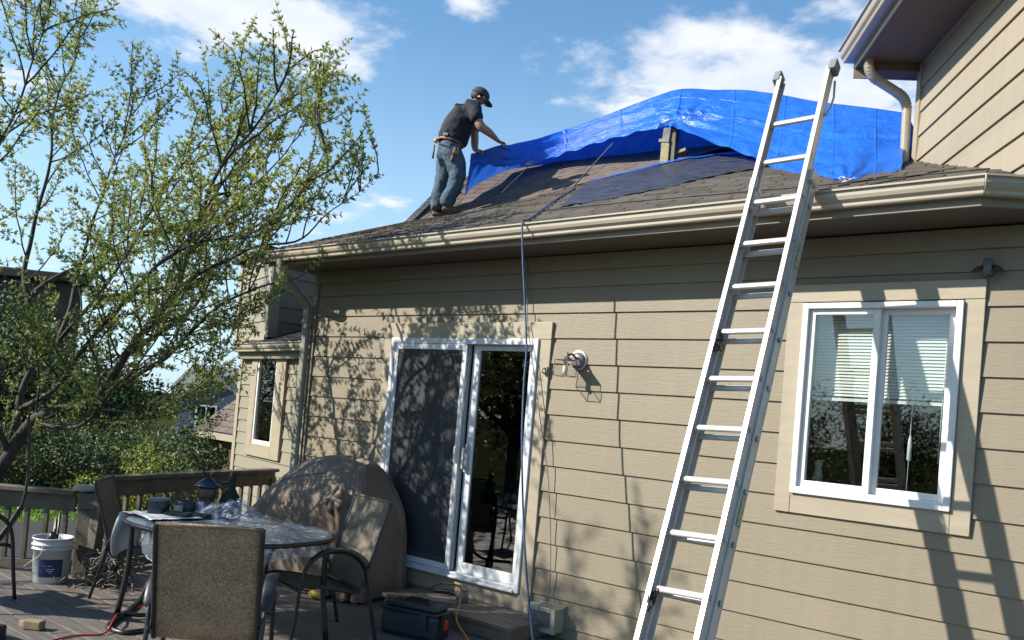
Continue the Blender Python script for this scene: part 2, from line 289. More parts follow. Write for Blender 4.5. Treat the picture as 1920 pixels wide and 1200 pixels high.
# ---------------------------------------------------------------- mesh builder
class MB:
    def __init__(s): s.v = []; s.f = []; s.sm = []; s.mi = []; s.uv = {}
    def add(s, vs, fs, smooth=False, mi=0, uvs=None):
        o = len(s.v); s.v += [tuple(v) for v in vs]
        for f in fs: s.f.append(tuple(o+i for i in f)); s.sm.append(smooth); s.mi.append(mi)
        if uvs:
            for i, u in enumerate(uvs): s.uv[o+i] = u
        return s
    def box(s, c, d, rot=None, mi=0):
        x, y, z = (k/2 for k in d); P = [(-x,-y,-z),(x,-y,-z),(x,y,-z),(-x,y,-z),(-x,-y,z),(x,-y,z),(x,y,z),(-x,y,z)]
        P = [Vector(p) for p in P]
        if rot is not None: P = [rot @ p for p in P]
        P = [p+Vector(c) for p in P]
        return s.add(P, [(0,3,2,1),(4,5,6,7),(0,1,5,4),(1,2,6,5),(2,3,7,6),(3,0,4,7)], mi=mi)
    def bb(s, x0, x1, y0, y1, z0, z1, mi=0): return s.box(((x0+x1)/2, (y0+y1)/2, (z0+z1)/2), (abs(x1-x0), abs(y1-y0), abs(z1-z0)), mi=mi)
    def tube(s, pts, r, n=8, caps=True, mi=0, flat=1.0):
        pts = [Vector(p) for p in pts]; k = len(pts)
        rs = [r]*k if isinstance(r, (int, float)) else list(r)
        vs = []; prev = None
        for i, p in enumerate(pts):
            t = (pts[min(i+1, k-1)]-pts[max(i-1, 0)]);
            if t.length < 1e-9: t = Vector((0, 0, 1))
            t.normalize()
            if prev is None:
                a = t.cross(Vector((0, 0, 1)));
                if a.length < .1: a = t.cross(Vector((1, 0, 0)))
            else: a = prev - t*prev.dot(t)
            a.normalize(); prev = a; b = t.cross(a)
            for j in range(n):
                q = 2*math.pi*j/n; vs.append(p + a*math.cos(q)*rs[i] + b*math.sin(q)*rs[i]*flat)
        fs = [(i*n+j, i*n+(j+1) % n, (i+1)*n+(j+1) % n, (i+1)*n+j) for i in range(k-1) for j in range(n)]
        s.add(vs, fs, True, mi)
        if caps:
            o = len(s.v)-k*n; s.f += [tuple(o+j for j in range(n))[::-1], tuple(o+(k-1)*n+j for j in range(n))]; s.sm += [False]*2; s.mi += [mi]*2
        return s
    def lathe(s, prof, c=(0, 0, 0), n=24, mi=0, smooth=True):
        vs = [(c[0]+r*math.cos(2*math.pi*j/n), c[1]+r*math.sin(2*math.pi*j/n), c[2]+z) for r, z in prof for j in range(n)]
        fs = [(i*n+j, i*n+(j+1) % n, (i+1)*n+(j+1) % n, (i+1)*n+j) for i in range(len(prof)-1) for j in range(n)]
        s.add(vs, fs, smooth, mi); o = len(s.v)-len(vs); k = len(prof)
        if prof[0][0] > 1e-4: s.f.append(tuple(o+j for j in range(n))[::-1]); s.sm.append(False); s.mi.append(mi)
        if prof[-1][0] > 1e-4: s.f.append(tuple(o+(k-1)*n+j for j in range(n))); s.sm.append(False); s.mi.append(mi)
        return s
    def grid(s, P, smooth=True, uv=None, closed=False, mi=0):
        a, b = len(P), len(P[0]); vs = [p for r in P for p in r]
        fs = [(i*b+j, i*b+(j+1) % b, (i+1)*b+(j+1) % b, (i+1)*b+j) for i in range(a-1) for j in range(b if closed else b-1)]
        return s.add(vs, fs, smooth, mi, [u for r in uv for u in r] if uv else None)
    def prism(s, poly, vec, mi=0):
        n = len(poly); p = [Vector(q) for q in poly]; v = Vector(vec)
        return s.add(p+[q+v for q in p], [tuple(range(n))[::-1], tuple(range(n, 2*n))]+[(i, (i+1) % n, n+(i+1) % n, n+i) for i in range(n)], mi=mi)
    def build(s, name, m, parent=None, bevel=0, solid=0, sub=0):
        me = bpy.data.meshes.new(name); off = Vector((0, 0, 0))
        if parent is not None and not parent.get('local'):
            p = parent
            while p is not None: off += Vector(p.location); p = p.parent
        me.from_pydata([tuple(Vector(v)-off) for v in s.v], [], s.f)
        me.polygons.foreach_set('use_smooth', s.sm)
        ms = m if isinstance(m, (list, tuple)) else [m]
        for q in ms: me.materials.append(MT[q] if isinstance(q, str) else q)
        if len(ms) > 1: me.polygons.foreach_set('material_index', s.mi)
        if s.uv:
            l = me.uv_layers.new(name='UVMap'); idx = np.empty(len(me.loops), int); me.loops.foreach_get('vertex_index', idx)
            arr = np.zeros((len(s.v), 2)); 
            for k, u in s.uv.items(): arr[k] = u
            l.data.foreach_set('uv', arr[idx].ravel())
        me.update()
        bm = bmesh.new(); bm.from_mesh(me); bmesh.ops.recalc_face_normals(bm, faces=bm.faces) if not s.uv else None; bm.to_mesh(me); bm.free()
        o = bpy.data.objects.new(name, me); COL.objects.link(o)
        if parent is not None:
            o.parent = parent
            if parent.get('local'): o['local'] = 1
        if bevel: b = o.modifiers.new('bevel', 'BEVEL'); b.width = bevel; b.segments = 2; b.limit_method = 'ANGLE'
        if solid: b = o.modifiers.new('solid', 'SOLIDIFY'); b.thickness = solid; b.offset = 0
        if sub: b = o.modifiers.new('sub', 'SUBSURF'); b.levels = sub; b.render_levels = sub
        return o
def tag(o, label, cat, group=None):
    o['label'] = label; o['category'] = cat
    if group: o['group'] = group
    return o
def struct(o, kind='structure'): o['kind'] = kind; return o
def thing(name, label, cat, loc=(0, 0, 0), rz=0, group=None, local=False):
    o = bpy.data.objects.new(name, None); COL.objects.link(o); o.location = loc; o.rotation_euler = (0, 0, rz); o.empty_display_size = .1
    if local or rz: o['local'] = 1
    return tag(o, label, cat, group)
def dup(root, loc, rz, label=None, group=None):
    def cp(o, par):
        c = o.copy(); COL.objects.link(c); c.parent = par
        for ch in list(o.children): cp(ch, c)
        return c
    r = cp(root, None); r.location = loc; r.rotation_euler = (0, 0, rz)
    if label: r['label'] = label
    if group: r['group'] = group
    return r
def lerp(a, b, t): return tuple(a[i]+(b[i]-a[i])*t for i in range(len(a)))
def resample(pts, n):
    """n points along index parameter, catmull-rom smoothed"""
    P = [Vector(p) for p in pts]; k = len(P)-1; out = []
    for i in range(n):
        t = i/(n-1)*k; a = min(int(t), k-1); u = t-a
        p0, p1, p2, p3 = P[max(a-1, 0)], P[a], P[a+1], P[min(a+2, k)]
        out.append(.5*((2*p1)+(p2-p0)*u+(2*p0-5*p1+4*p2-p3)*u*u+(3*p1-p0-3*p2+p3)*u**3))
    return out
def sweep(mb, prof, path, mi=0):
    """prof: (outward offset, z offset) swept along a horizontal path; outward is to the right of travel"""
    P = [Vector(p) for p in path]; rows = []
    for i, p in enumerate(P):
        d0 = (P[i]-P[i-1]).to_2d().normalized() if i > 0 else None; d1 = (P[i+1]-P[i]).to_2d().normalized() if i < len(P)-1 else None
        d0 = d0 or d1; d1 = d1 or d0
        n0 = Vector((d0.y, -d0.x)); n1 = Vector((d1.y, -d1.x)); m = (n0+n1).normalized(); m = m/max(.3, m.dot(n0))
        rows.append([p+Vector((m.x*o, m.y*o, z)) for o, z in prof])
    mb.grid(rows, smooth=False, closed=True, mi=mi)
    n = len(prof); o = len(mb.v)-len(P)*n
    mb.f += [tuple(o+j for j in range(n))[::-1], tuple(o+(len(P)-1)*n+j for j in range(n))]; mb.sm += [False]*2; mb.mi += [mi]*2

# ---------------------------------------------------------------- ground
g = MB()
rows = []
for i in range(61):
    rows.append([])
    for j in range(61):
        x = -90+i*2.6; y = -50+j*2.6; dcen = math.hypot(x+5, y+2)
        z = -.75-.018*max(0, dcen-10)+.1*noise.noise(Vector((x*.1, y*.1, 0)))
        rows[-1].append((x, y, z))
g.grid(rows); rim = [rows[0][::4], rows[-1][::4]]
g.add([(-900, -900, -3.2), (900, -900, -3.2), (900, 900, -3.2), (-900, 900, -3.2)], [(0, 1, 2, 3)])
struct(g.build('ground', 'soil'))
lw = MB(); rows = []
for i in range(26):
    r = []
    for j in range(26):
        u, v = i/25, j/25; x = -13.6+u*4.9; y = -4.2+v*5.6; e = min(u, 1-u, v, 1-v)
        r.append((x, y, -.16-.6*max(0, 1-e*9)**2+.035*noise.noise(Vector((x*.9, y*.9, 0)))))
    rows.append(r)
lw.grid(rows); struct(lw.build('lawn', 'grass'))
rgl = np.random.default_rng(8); n_ = 16000; gx = rgl.uniform(-13.0, -9.2, n_); gy = rgl.uniform(-3.6, .9, n_); P_ = np.stack([gx, gy, np.full(n_, -.17)], 1)
P_[:, 2] = [-.165+.035*noise.noise(Vector((a*.9, b*.9, 0))) for a, b in zip(gx, gy)]
GRASS = (P_, np.stack([rgl.normal(0, .35, n_), rgl.normal(0, .35, n_), np.ones(n_)], 1), rgl.uniform(.05, .10, n_))

# ---------------------------------------------------------------- main house
EX = .203; Z0 = 2.73
def lap_wall(mb, x0, x1, zb, zt, openings, y=0., ex=EX, zref=Z0, tf=None):
    """real lapped courses; openings = (x0,x1,z0,z1)"""
    k = math.floor((zb-zref)/ex)
    while zref+k*ex < zt:
        a = max(zref+k*ex, zb); b = min(zref+(k+1)*ex+.012, zt); k += 1
        if b-a < .01: continue
        segs = [(x0, x1)]; parts = []
        for o in openings:
            if o[3] <= a+1e-4 or o[2] >= b-1e-4: continue
            ns = []
            for s in segs:
                if o[1] <= s[0] or o[0] >= s[1]: ns.append(s); continue
                if s[0] < o[0]: ns.append((s[0], o[0]))
                if s[1] > o[1]: ns.append((o[1], s[1]))
                if o[2] > a+.01: parts.append((max(s[0], o[0]), min(s[1], o[1]), a, o[2]))
                if o[3] < b-.01: parts.append((max(s[0], o[0]), min(s[1], o[1]), o[3], b))
            segs = ns
        for s0, s1, za, zc in [(s[0], s[1], a, b) for s in segs]+parts:
            base = zref+math.floor((za-zref+1e-5)/ex)*ex
            yf = lambda z: y-.021+.014*(z-base)/ex
            n = max(1, int((s1-s0)/.6)); 
            for i in range(n):
                p, q = s0+(s1-s0)*i/n, s0+(s1-s0)*(i+1)/n
                jit = lambda xx: .0012*noise.noise(Vector((xx*1.3, base*7, 0)))
                V = [(p, yf(za)+jit(p), za), (q, yf(za)+jit(q), za), (q, yf(zc), zc), (p, yf(zc), zc), (p, y, za), (q, y, za), (q, y, zc), (p, y, zc)]
                if tf: V = [tf(*v) for v in V]
                F = [(0, 1, 2, 3), (0, 4, 5, 1)]
                if i == 0: F.append((0, 3, 7, 4))
                if i == n-1: F.append((1, 5, 6, 2))
                mb.add(V, F)
house = thing('house', 'tan lap-sided house with patio door, slider window and shingled roof under the tarp', 'house')
DR = (-6.045, -4.315, .262, 2.312); WN = (-2.167, -1.224, 1.333, 2.558)
w = MB()
lap_wall(w, -7.24, .1, -.6, 2.985, [(DR[0]-.115, DR[1]+.115, .11, 2.452), (WN[0]-.105, WN[1]+.107, 1.205, 2.681)])
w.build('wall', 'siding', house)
# wall body behind the boards (with the two holes)
w = MB()
for a, b, c, d in [(-7.24, DR[0], -.8, 2.985), (DR[0], DR[1], -.8, DR[2]), (DR[0], DR[1], DR[3], 2.985), (DR[1], WN[0], -.8, 2.985), (WN[0], WN[1], -.8, WN[2]), (WN[0], WN[1], WN[3], 2.985), (WN[1], .1, -.8, 2.985)]:
    w.bb(a, b, .004, .16, c, d)
w.bb(-7.24, -7.10, .17, 6, -.8, 3.0); w.prism([(.1, .004, -.8), (2.6, 1.75, -.8), (2.5, 1.9, -.8), (0, .165, -.8)], (0, 0, 3.78))
w.build('wall_body', 'trim_dark', house)
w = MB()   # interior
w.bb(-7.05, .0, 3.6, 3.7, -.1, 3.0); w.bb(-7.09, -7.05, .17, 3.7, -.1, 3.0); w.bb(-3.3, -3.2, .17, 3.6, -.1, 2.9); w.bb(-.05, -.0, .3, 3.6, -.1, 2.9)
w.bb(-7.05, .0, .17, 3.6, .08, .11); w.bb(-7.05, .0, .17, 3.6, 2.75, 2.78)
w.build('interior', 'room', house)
w = MB(); w.bb(-1.9, -1.4, 2.2, 2.9, .12, 1.55); w.build('cupboard', 'dark', house, bevel=.03)
w = MB(); w.bb(-2.1, -1.0, 1.2, 1.8, .12, .9); w.build('counter', 'dark', house, bevel=.03)
# corner board, frieze
w = MB(); w.bb(-7.29, -7.235, -.035, .06, -.6, 2.985); w.build('corner_board', 'trim_dark', house, bevel=.003)
w = MB(); w.bb(-7.235, .1, -.034, -.001, 2.86, 2.984); w.build('frieze_board', 'siding', house, bevel=.003)
# soffit + fascia
rise = lambda x: 3.104+(x+7.4)*.0062
w = MB(); 
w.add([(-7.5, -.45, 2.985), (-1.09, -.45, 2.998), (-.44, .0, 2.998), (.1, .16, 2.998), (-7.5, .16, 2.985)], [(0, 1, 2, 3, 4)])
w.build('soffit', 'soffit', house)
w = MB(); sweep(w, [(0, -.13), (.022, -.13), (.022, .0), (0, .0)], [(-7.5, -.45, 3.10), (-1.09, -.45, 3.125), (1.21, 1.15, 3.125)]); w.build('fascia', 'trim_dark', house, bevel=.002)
# gutter, k profile
GP = [(.0, -.100), (.072, -.100), (.078, -.092), (.078, -.078), (.098, -.060), (.106, -.040), (.106, -.014), (.122, -.010), (.122, .0), (.104, .0), (.104, -.008), (.098, -.012), (.096, -.04), (.07, -.09), (.004, -.09), (.004, -.004), (.0, -.004)]
w = MB(); sweep(w, GP, [(-7.45, -.447, rise(-7.4)), (-1.09, -.447, rise(-1.1)), (1.16, 1.13, rise(-1.1))])
# end cap
w.prism([(-7.452, -.447, rise(-7.4)-.10), (-7.452, -.525, rise(-7.4)-.10), (-7.452, -.553, rise(-7.4)-.04), (-7.452, -.569, rise(-7.4)), (-7.452, -.447, rise(-7.4))], (-.006, 0, 0))
gut = w.build('gutter', 'gutter', house)
# thin miter strip at the corner joint
w = MB(); w.tube([(-1.046, -.573, 3.14), (-1.048, -.560, 3.09), (-1.054, -.530, 3.045)], .004, 6); w.build('gutter_joint', 'gutter', gut)
# downspout (rectangular, rounded) helper
def rect_pipe(mb, pts, a, b):
    pts = [Vector(p) for p in pts]; rows = []
    for i, p in enumerate(pts):
        t = (pts[min(i+1, len(pts)-1)]-pts[max(i-1, 0)]).normalized()
        s = Vector((1, 0, 0)) if not isinstance(a, tuple) else Vector(a[1])
        s = (s-t*s.dot(t)).normalized(); q = t.cross(s); A = a if not isinstance(a, tuple) else a[0]; r = []
        for j in range(16):
            th = 2*math.pi*j/16; c, sn = math.cos(th), math.sin(th); e = .45
            r.append(p+s*A*math.copysign(abs(c)**e, c)+q*b*math.copysign(abs(sn)**e, sn))
        rows.append(r)
    mb.grid(rows, closed=True)
def bendpath(pts, r=.06, n=5):
    P = [Vector(p) for p in pts]; out = [P[0]]
    for i in range(1, len(P)-1):
        a = P[i]+(P[i-1]-P[i]).normalized()*r; b = P[i]+(P[i+1]-P[i]).normalized()*r
        for k in range(n+1):
            t = k/n; out.append(a*(1-t)**2+P[i]*2*t*(1-t)+b*t*t)
    return out+[P[-1]]
w = MB(); rect_pipe(w, bendpath([(-7.25, -.50, 3.01), (-7.25, -.50, 2.90), (-7.335, -.065, 2.64), (-7.335, -.065, .2), (-7.335, -.065, -.6)], .05), .040, .030)
ds = w.build('downspout', 'dspout', house)
for z in (2.45, 1.6, .6): w = MB(); w.bb(-7.38, -7.29, -.10, -.0, z, z+.025); w.build('strap', 'dspout', ds, bevel=.003)

# roof -----------------------------------------------------------
SX = [-7.6, -6.79, -6.07, -5.76, -4.76, -3.77, -2.17, -1]; SS = [.38, .387, .41, .428, .46, .458, .40, .385]
sl = lambda x: float(np.interp(x, SX, SS))
roofz = lambda x, y: 3.13+sl(x)*(y+.5)+.004*noise.noise(Vector((x*2, y*2, 0)))
CREASE = [(-7.446, 1.3, 3.814), (-6.788, 1.75, 4.0), (-6.07, 2.1, 4.196), (-5.761, 2.35, 4.349), (-4.758, 2.6, 4.556)]
CREST = [(-7.417, 1.8, 4.358), (-7.40, 2.3, 4.628), (-7.25, 2.8, 4.827), (-7.067, 3.0, 4.902), (-6.247, 3.3, 4.979), (-5.441, 3.6, 5.054), (-4.452, 3.7, 5.032)]
cy = lambda x: float(np.interp(x, [-7.5, -6.788, -6.07, -5.761, -4.758, -3, -1.2], [1.28, 1.75, 2.1, 2.35, 2.6, 2.6, 2.6]))
w = MB(); NX = 110; NC = 22
for k in range(NC):   # separate courses, each one stepping over the next
    rowsa = []; uva = []
    for s_, lift in ((k, .011), (k, .009), (k+1.12, .001)):
        ra = []; ua = []
        for i in range(NX+1):
            x = -7.48+(7.48+.35)*i/NX; sh_ = max(0, x+1.05)*.695; L = (cy(x)+.52); y = -.52+L*min(s_/NC, 1.0)
            ra.append((x, y+sh_, roofz(x, y)+lift+.002*noise.noise(Vector((x*9, k*3.7, 0))) - (.012 if (s_, lift) == (k, .011) and False else 0))); ua.append((x, (y+.5)*1.08))
        rowsa.append(ra); uva.append(ua)
    front = [(p[0], p[1], p[2]-.012) for p in rowsa[0]]
    w.grid([front, rowsa[1], rowsa[2]], smooth=False, uv=[[(u[0], u[1]-.004) for u in uva[0]], uva[1], uva[2]])
# wing side eave triangle + slab edge
rf = w.build('roof', 'sh_low', house)
w = MB()
edge = [(-7.485, y, roofz(-7.48, y)-.004) for y in np.linspace(-.52, 1.3, 12)]
w.grid([edge, [(p[0], p[1], p[2]-.14) for p in edge], [(p[0]+.03, p[1], p[2]-.14) for p in edge]], smooth=False)
w.build('rake_board', 'trim_dark', house)
# upper, steeper roof
w = MB(); a = resample(CREASE, 60); b = resample(CREST, 60); rows = []; uvs = []
for t in np.linspace(0, 1, 11):
    rows.append([a[i].lerp(b[i], t)+Vector((0, 0, .004*math.sin(i*.9+t*9)+.012)) for i in range(60)])
    uvs.append([(a[i].lerp(b[i], t).x, (a[i]-b[i]).length*t) for i in range(60)])
w.grid(rows, smooth=False, uv=uvs)
w.build('upper_roof', 'sh_up', house)
w = MB(); rows = [[p+Vector((0, 0, .008)) for p in b], [p+Vector((.3, 1.2, -.3)) for p in b], [p+Vector((.4, 3.5, -1.6)) for p in b]]
w.grid(rows, smooth=False, uv=[[(p.x, k) for p in b] for k in (0, 1.2, 4)]); 
w.add([a[0]+Vector((0, 0, .01)), b[0], b[0]+Vector((-.2, 3, -1)), a[0]+Vector((-.3, 3, -.9))], [(0, 1, 2, 3)], uvs=[(0, 0), (0, 1), (3, 1), (3, 0)])
w.build('back_roof', 'sh_low', house)
# ragged hip shingles along the left rake of the steep roof
w = MB(); random.seed(4)
for i in range(14):
    p = a[0].lerp(b[0], i/13)
    w.box((p.x+.02, p.y+.01, p.z+.006), (.14, .12, .010), Matrix.Rotation(R(44), 3, 'X') @ Matrix.Rotation(R(random.uniform(-8, 8)), 3, 'Z'))
w.build('hip_shingles', 'felt', house)

# door trim, patio door ------------------------------------------
dt = MB(); y0, y1 = -.036, -.0005
dt.bb(DR[0]-.115, DR[0], y0, y1, .115, DR[3]); dt.bb(DR[1], DR[1]+.115, y0, y1, .115, DR[3])
dt.bb(DR[0]-.12, DR[1]+.12, y0-.006, y1, DR[3], DR[3]+.138)
dt.bb(DR[0], DR[1], y0+.004, y1, .115, DR[2]-.002)
dt.build('door_trim', 'trim', house, bevel=.003)
pd = MB(); t = .045
pd.bb(DR[0], DR[0]+t, -.055, .09, DR[2], DR[3]); pd.bb(DR[1]-t, DR[1], -.055, .09, DR[2], DR[3]); pd.bb(DR[0]+t, DR[1]-t, -.055, .09, DR[3]-.05, DR[3])
pd.bb(DR[0]+t, DR[1]-t, -.075, .09, DR[2], DR[2]+.022); pd.bb(DR[0]+t, DR[1]-t, -.05, .09, DR[2]+.022, DR[2]+.045)
door = pd.build('patio_door', 'alu_white', house, bevel=.004)
def sash(mb, x0, x1, z0, z1, ya, yb, st, rt, rb):
    mb.bb(x0, x0+st, ya, yb, z0, z1); mb.bb(x1-st, x1, ya, yb, z0, z1); mb.bb(x0+st, x1-st, ya, yb, z1-rt, z1); mb.bb(x0+st, x1-st, ya, yb, z0, z0+rb)
m = MB(); sash(m, -5.995, -5.09, DR[2]+.05, DR[3]-.052, -.05, -.03, .048, .05, .05); m.build('screen_frame', 'white', door, bevel=.003)
m = MB(); m.bb(-5.947, -5.138, -.041, -.039, DR[2]+.1, DR[3]-.102); m.build('screen', 'screen', door)
m = MB(); sash(m, -5.995, -5.10, DR[2]+.046, DR[3]-.052, .0, .035, .06, .06, .09); m.build('sliding_sash', 'alu_white', door, bevel=.003)
m = MB(); sash(m, -5.06, -4.362, DR[2]+.046, DR[3]-.052, .01, .045, .075, .045, .085); m.build('fixed_sash', 'alu_white', door, bevel=.003)
m = MB(); m.add([(-5.935, .018, DR[2]+.136), (-5.16, .018, DR[2]+.136), (-5.16, .018, DR[3]-.112), (-5.935, .018, DR[3]-.112)], [(0, 1, 2, 3)]); m.build('pane', 'glassd', door)
m = MB(); m.add([(-4.985, .028, DR[2]+.131), (-4.407, .028, DR[2]+.131), (-4.407, .028, DR[3]-.097), (-4.985, .028, DR[3]-.097)], [(0, 1, 2, 3)]); m.build('pane', 'glassd', door)
m = MB(); m.bb(-5.125, -5.103, -.075, -.05, 1.25, 1.37); m.bb(-5.13, -5.098, -.062, -.048, 1.235, 1.385); m.build('handle', 'white', door, bevel=.004)
m = MB(); m.bb(-5.045, -5.015, -.02, .01, 1.16, 1.40); m.bb(-5.04, -5.02, -.05, -.02, 1.19, 1.22); m.bb(-5.04, -5.02, -.05, -.02, 1.34, 1.37); m.bb(-5.04, -5.02, -.06, -.045, 1.19, 1.37); m.build('handle', 'alu_dull', door, bevel=.004)
m = MB(); 
for i in range(16):
    x = -5.85+i*.05; m.add([(x, .10+.02*(i % 2), DR[2]+.1), (x+.05, .10+.02*((i+1) % 2), DR[2]+.1), (x+.05, .10+.02*((i+1) % 2), DR[3]-.1), (x, .10+.02*(i % 2), DR[3]-.1)], [(0, 1, 2, 3)])
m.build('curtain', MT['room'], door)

# window -----------------------------------------------------------
wt = MB(); X0, X1 = WN[0]-.105, WN[1]+.107
wt.bb(X0, WN[0]-.002, y0, y1, 1.205, WN[3]+.008); wt.bb(WN[1]+.002, X1, y0, y1, 1.205, WN[3]+.008)
wt.bb(WN[0], WN[1], y0+.001, y1, 1.205, WN[2]-.002)
wt.bb(X0-.0, X1, y0-.004, y1, WN[3]+.010, 2.681)
wt.build('window_trim', 'trim', house, bevel=.003)
m = MB(); sash(m, WN[0], WN[1], WN[2], WN[3], -.058, .06, .038, .036, .045)
win = m.build('window', 'white', house, bevel=.004)
m = MB(); sash(m, WN[0]+.038, -1.688, WN[2]+.045, WN[3]-.036, -.03, .01, .040, .036, .042); m.build('sash', 'white', win, bevel=.003)
m = MB(); sash(m, -1.705, WN[1]-.038, WN[2]+.045, WN[3]-.036, .012, .045, .048, .036, .042); m.build('sash', 'white', win, bevel=.003)
m = MB(); m.add([(WN[0]+.078, -.01, WN[2]+.087), (-1.728, -.01, WN[2]+.087), (-1.728, -.01, WN[3]-.072), (WN[0]+.078, -.01, WN[3]-.072)], [(0, 1, 2, 3)]); m.build('pane', 'glass', win)
m = MB(); m.add([(-1.657, .028, WN[2]+.087), (WN[1]-.086, .028, WN[2]+.087), (WN[1]-.086, .028, WN[3]-.072), (-1.657, .028, WN[3]-.072)], [(0, 1, 2, 3)]); m.build('pane', 'glass', win)
m = MB(); z = WN[3]-.06
while z > 1.97:
    m.box(((WN[0]+WN[1])/2, .10, z), (WN[1]-WN[0]-.10, .022, .0022), Matrix.Rotation(R(58), 3, 'X')); z -= .0205
m.bb(WN[0]+.05, WN[1]-.05, .088, .112, 1.945, 1.965); m.build('blind', 'blind', win)
m = MB(); m.tube([(-1.33, .085, 2.5), (-1.335, .085, 1.6)], .003, 6); m.tube([(-1.50, .085, 1.95), (-1.50, .085, 1.36)], .002, 6); m.lathe([(.004, 0), (.014, .01), (.012, .12), (.004, .16)], (-1.50, .09, 1.60), 10); m.build('blind_cord', 'blind', win)
m = MB(); m.lathe([(.03, 0), (.035, .05), (.02, .1), (.028, .14), (.0, .16)], (-2.06, .13, 1.40), 12); m.build('ornament', 'beige', win)

# upper storey ------------------------------------------------------
UP = Vector((-1.89, 1.2, 3.736)); UU = Vector((-.545, .839, 0)); UN = Vector((-.839, -.545, 0))
def T(x, y, z): return UP+UU*x+UN*(-y)+Vector((0, 0, z))
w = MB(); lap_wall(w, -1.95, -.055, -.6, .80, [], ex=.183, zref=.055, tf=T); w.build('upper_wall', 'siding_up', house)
w = MB(); q = [T(-1.95, .004, -.6), T(0, .004, -.6), T(0, 3.5, -.6), T(-1.95, 3.5, -.6)]; w.prism(q, (0, 0, 1.4)); w.build('upper_wall_body', 'trim', house)
w = MB(); q = [T(-.055, -.03, -.1), T(.03, -.03, -.1), T(.03, .06, -.1), T(-.055, .06, -.1)]; w.prism(q, (0, 0, .89)); w.build('upper_corner_board', 'trim', house, bevel=.003)
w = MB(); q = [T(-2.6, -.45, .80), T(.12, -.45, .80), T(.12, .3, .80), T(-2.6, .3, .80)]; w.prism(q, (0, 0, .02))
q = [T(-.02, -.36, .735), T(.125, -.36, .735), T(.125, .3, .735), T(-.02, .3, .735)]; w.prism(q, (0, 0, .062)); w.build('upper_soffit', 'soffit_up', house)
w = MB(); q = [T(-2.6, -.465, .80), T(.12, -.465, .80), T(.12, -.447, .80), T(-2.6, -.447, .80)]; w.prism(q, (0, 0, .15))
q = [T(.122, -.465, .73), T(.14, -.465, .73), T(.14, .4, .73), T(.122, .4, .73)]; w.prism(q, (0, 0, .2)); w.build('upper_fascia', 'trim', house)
w = MB(); sweep(w, GP, [T(.15, -.465, .95), T(-2.6, -.465, .95)]); ug = w.build('upper_gutter', 'gutter', house)
w = MB(); w.add([T(.18, -.56, .955), T(-2.6, -.56, .955), T(-2.6, 2.5, 2.4), T(.18, 2.5, 2.4)], [(0, 1, 2, 3)], uvs=[(0, 0), (5, 0), (5, 3.3), (0, 3.3)]); w.add([T(.18, -.56, .925), T(-2.6, -.56, .925), T(-2.6, 2.5, 2.37), T(.18, 2.5, 2.37)], [(0, 1, 2, 3)], uvs=[(0, 0), (5, 0), (5, 3.3), (0, 3.3)]); w.build('upper_storey_roof', 'sh_low', house)
w = MB(); pth = bendpath([T(-.03, -.40, .86), T(-.03, -.40, .70), T(.07, -.075, .56), T(.085, -.06, .0)], .09, 8)
rect_pipe(w, pth, (.038, tuple(UU)), .028); ud = w.build('upper_downspout', 'gutter', house)
for i, p in enumerate(pth):
    if 2 <= i <= 17:
        w = MB(); d = (pth[min(i+1, len(pth)-1)]-pth[i-1]).normalized(); rect_pipe(w, [p-d*.003, p+d*.003], (.0415, tuple(UU)), .0315); w.build('elbow_rib', 'gutter', ud)
w = MB(); rect_pipe(w, [T(.085, -.06, .05), T(.085, -.075, -.10)], (.048, tuple(UU)), .04); w.build('boot', 'blackp', ud)
w = MB(); w.prism([T(.0, -.05, -.10), T(-1.9, -.05, -.62), T(-1.9, -.03, -.58), T(.0, -.03, -.035)], UN*.004); w.build('flashing', 'blackp', house)
#PART2
# ---------------------------------------------------------------- tarpaulin
HEM = [(-6.917, 1.7, 4.572), (-6.816, 1.82, 4.575), (-6.708, 2.0, 4.574), (-6.692, 2.2, 4.634), (-6.738, 2.6, 4.764), (-6.453, 2.8, 4.91), (-5.948, 2.85, 4.999), (-5.339, 2.7, 4.98), (-4.775, 2.47, 4.902), (-4.166, 2.15, 4.575), (-3.483, 1.7, 4.207), (-3.043, 1.3, 3.917), (-2.481, 0.7, 3.609), (-2.028, 0.2, 3.39), (-1.907, 0.35, 3.441), (-1.8, 0.55, 3.54)]
RIDGE = [(-6.95, 1.75, 4.685), (-6.814, 1.8, 4.713), (-6.598, 1.9, 4.782), (-6.721, 2.2, 4.9), (-6.811, 2.7, 5.115), (-6.716, 3.1, 5.331), (-6.297, 3.3, 5.493), (-5.826, 3.4, 5.631), (-5.303, 3.5, 5.751), (-4.877, 3.5, 5.675), (-4.293, 3.4, 5.524), (-3.828, 3.2, 5.32), (-3.397, 3.0, 5.117), (-3.0, 2.8, 4.945), (-2.647, 2.5, 4.757), (-2.307, 2.3, 4.593)]
BACK = [(-7.041, 1.8, 4.198), (-7.067, 1.9, 4.302), (-7.089, 2.0, 4.382), (-7.061, 2.25, 4.549), (-7.119, 2.65, 4.763), (-6.983, 2.9, 4.857), (-6.713, 3.15, 4.941), (-6.318, 3.4, 5.017), (-5.895, 3.6, 5.067), (-5.53, 3.75, 5.103), (-5.0, 3.9, 5.04), (-4.451, 4.1, 4.95), (-3.9, 4.3, 4.75), (-3.4, 4.3, 4.6), (-2.8, 4.1, 4.3), (-2.3, 3.9, 4.1)]
def nz(x, y, z, s=1.): return noise.noise(Vector((x*s, y*s, z*s)))
NU, NV, NB = 260, 70, 30
H, G_, B_ = resample(HEM, NU), resample(RIDGE, NU), resample(BACK, NU)
POST = Vector((-4.763, 2.45, 4.92)); ANC = Vector((-2.03, .2, 3.40)); ANL = Vector((-6.24, 2.0, 4.54))
rows, uvs = [], []
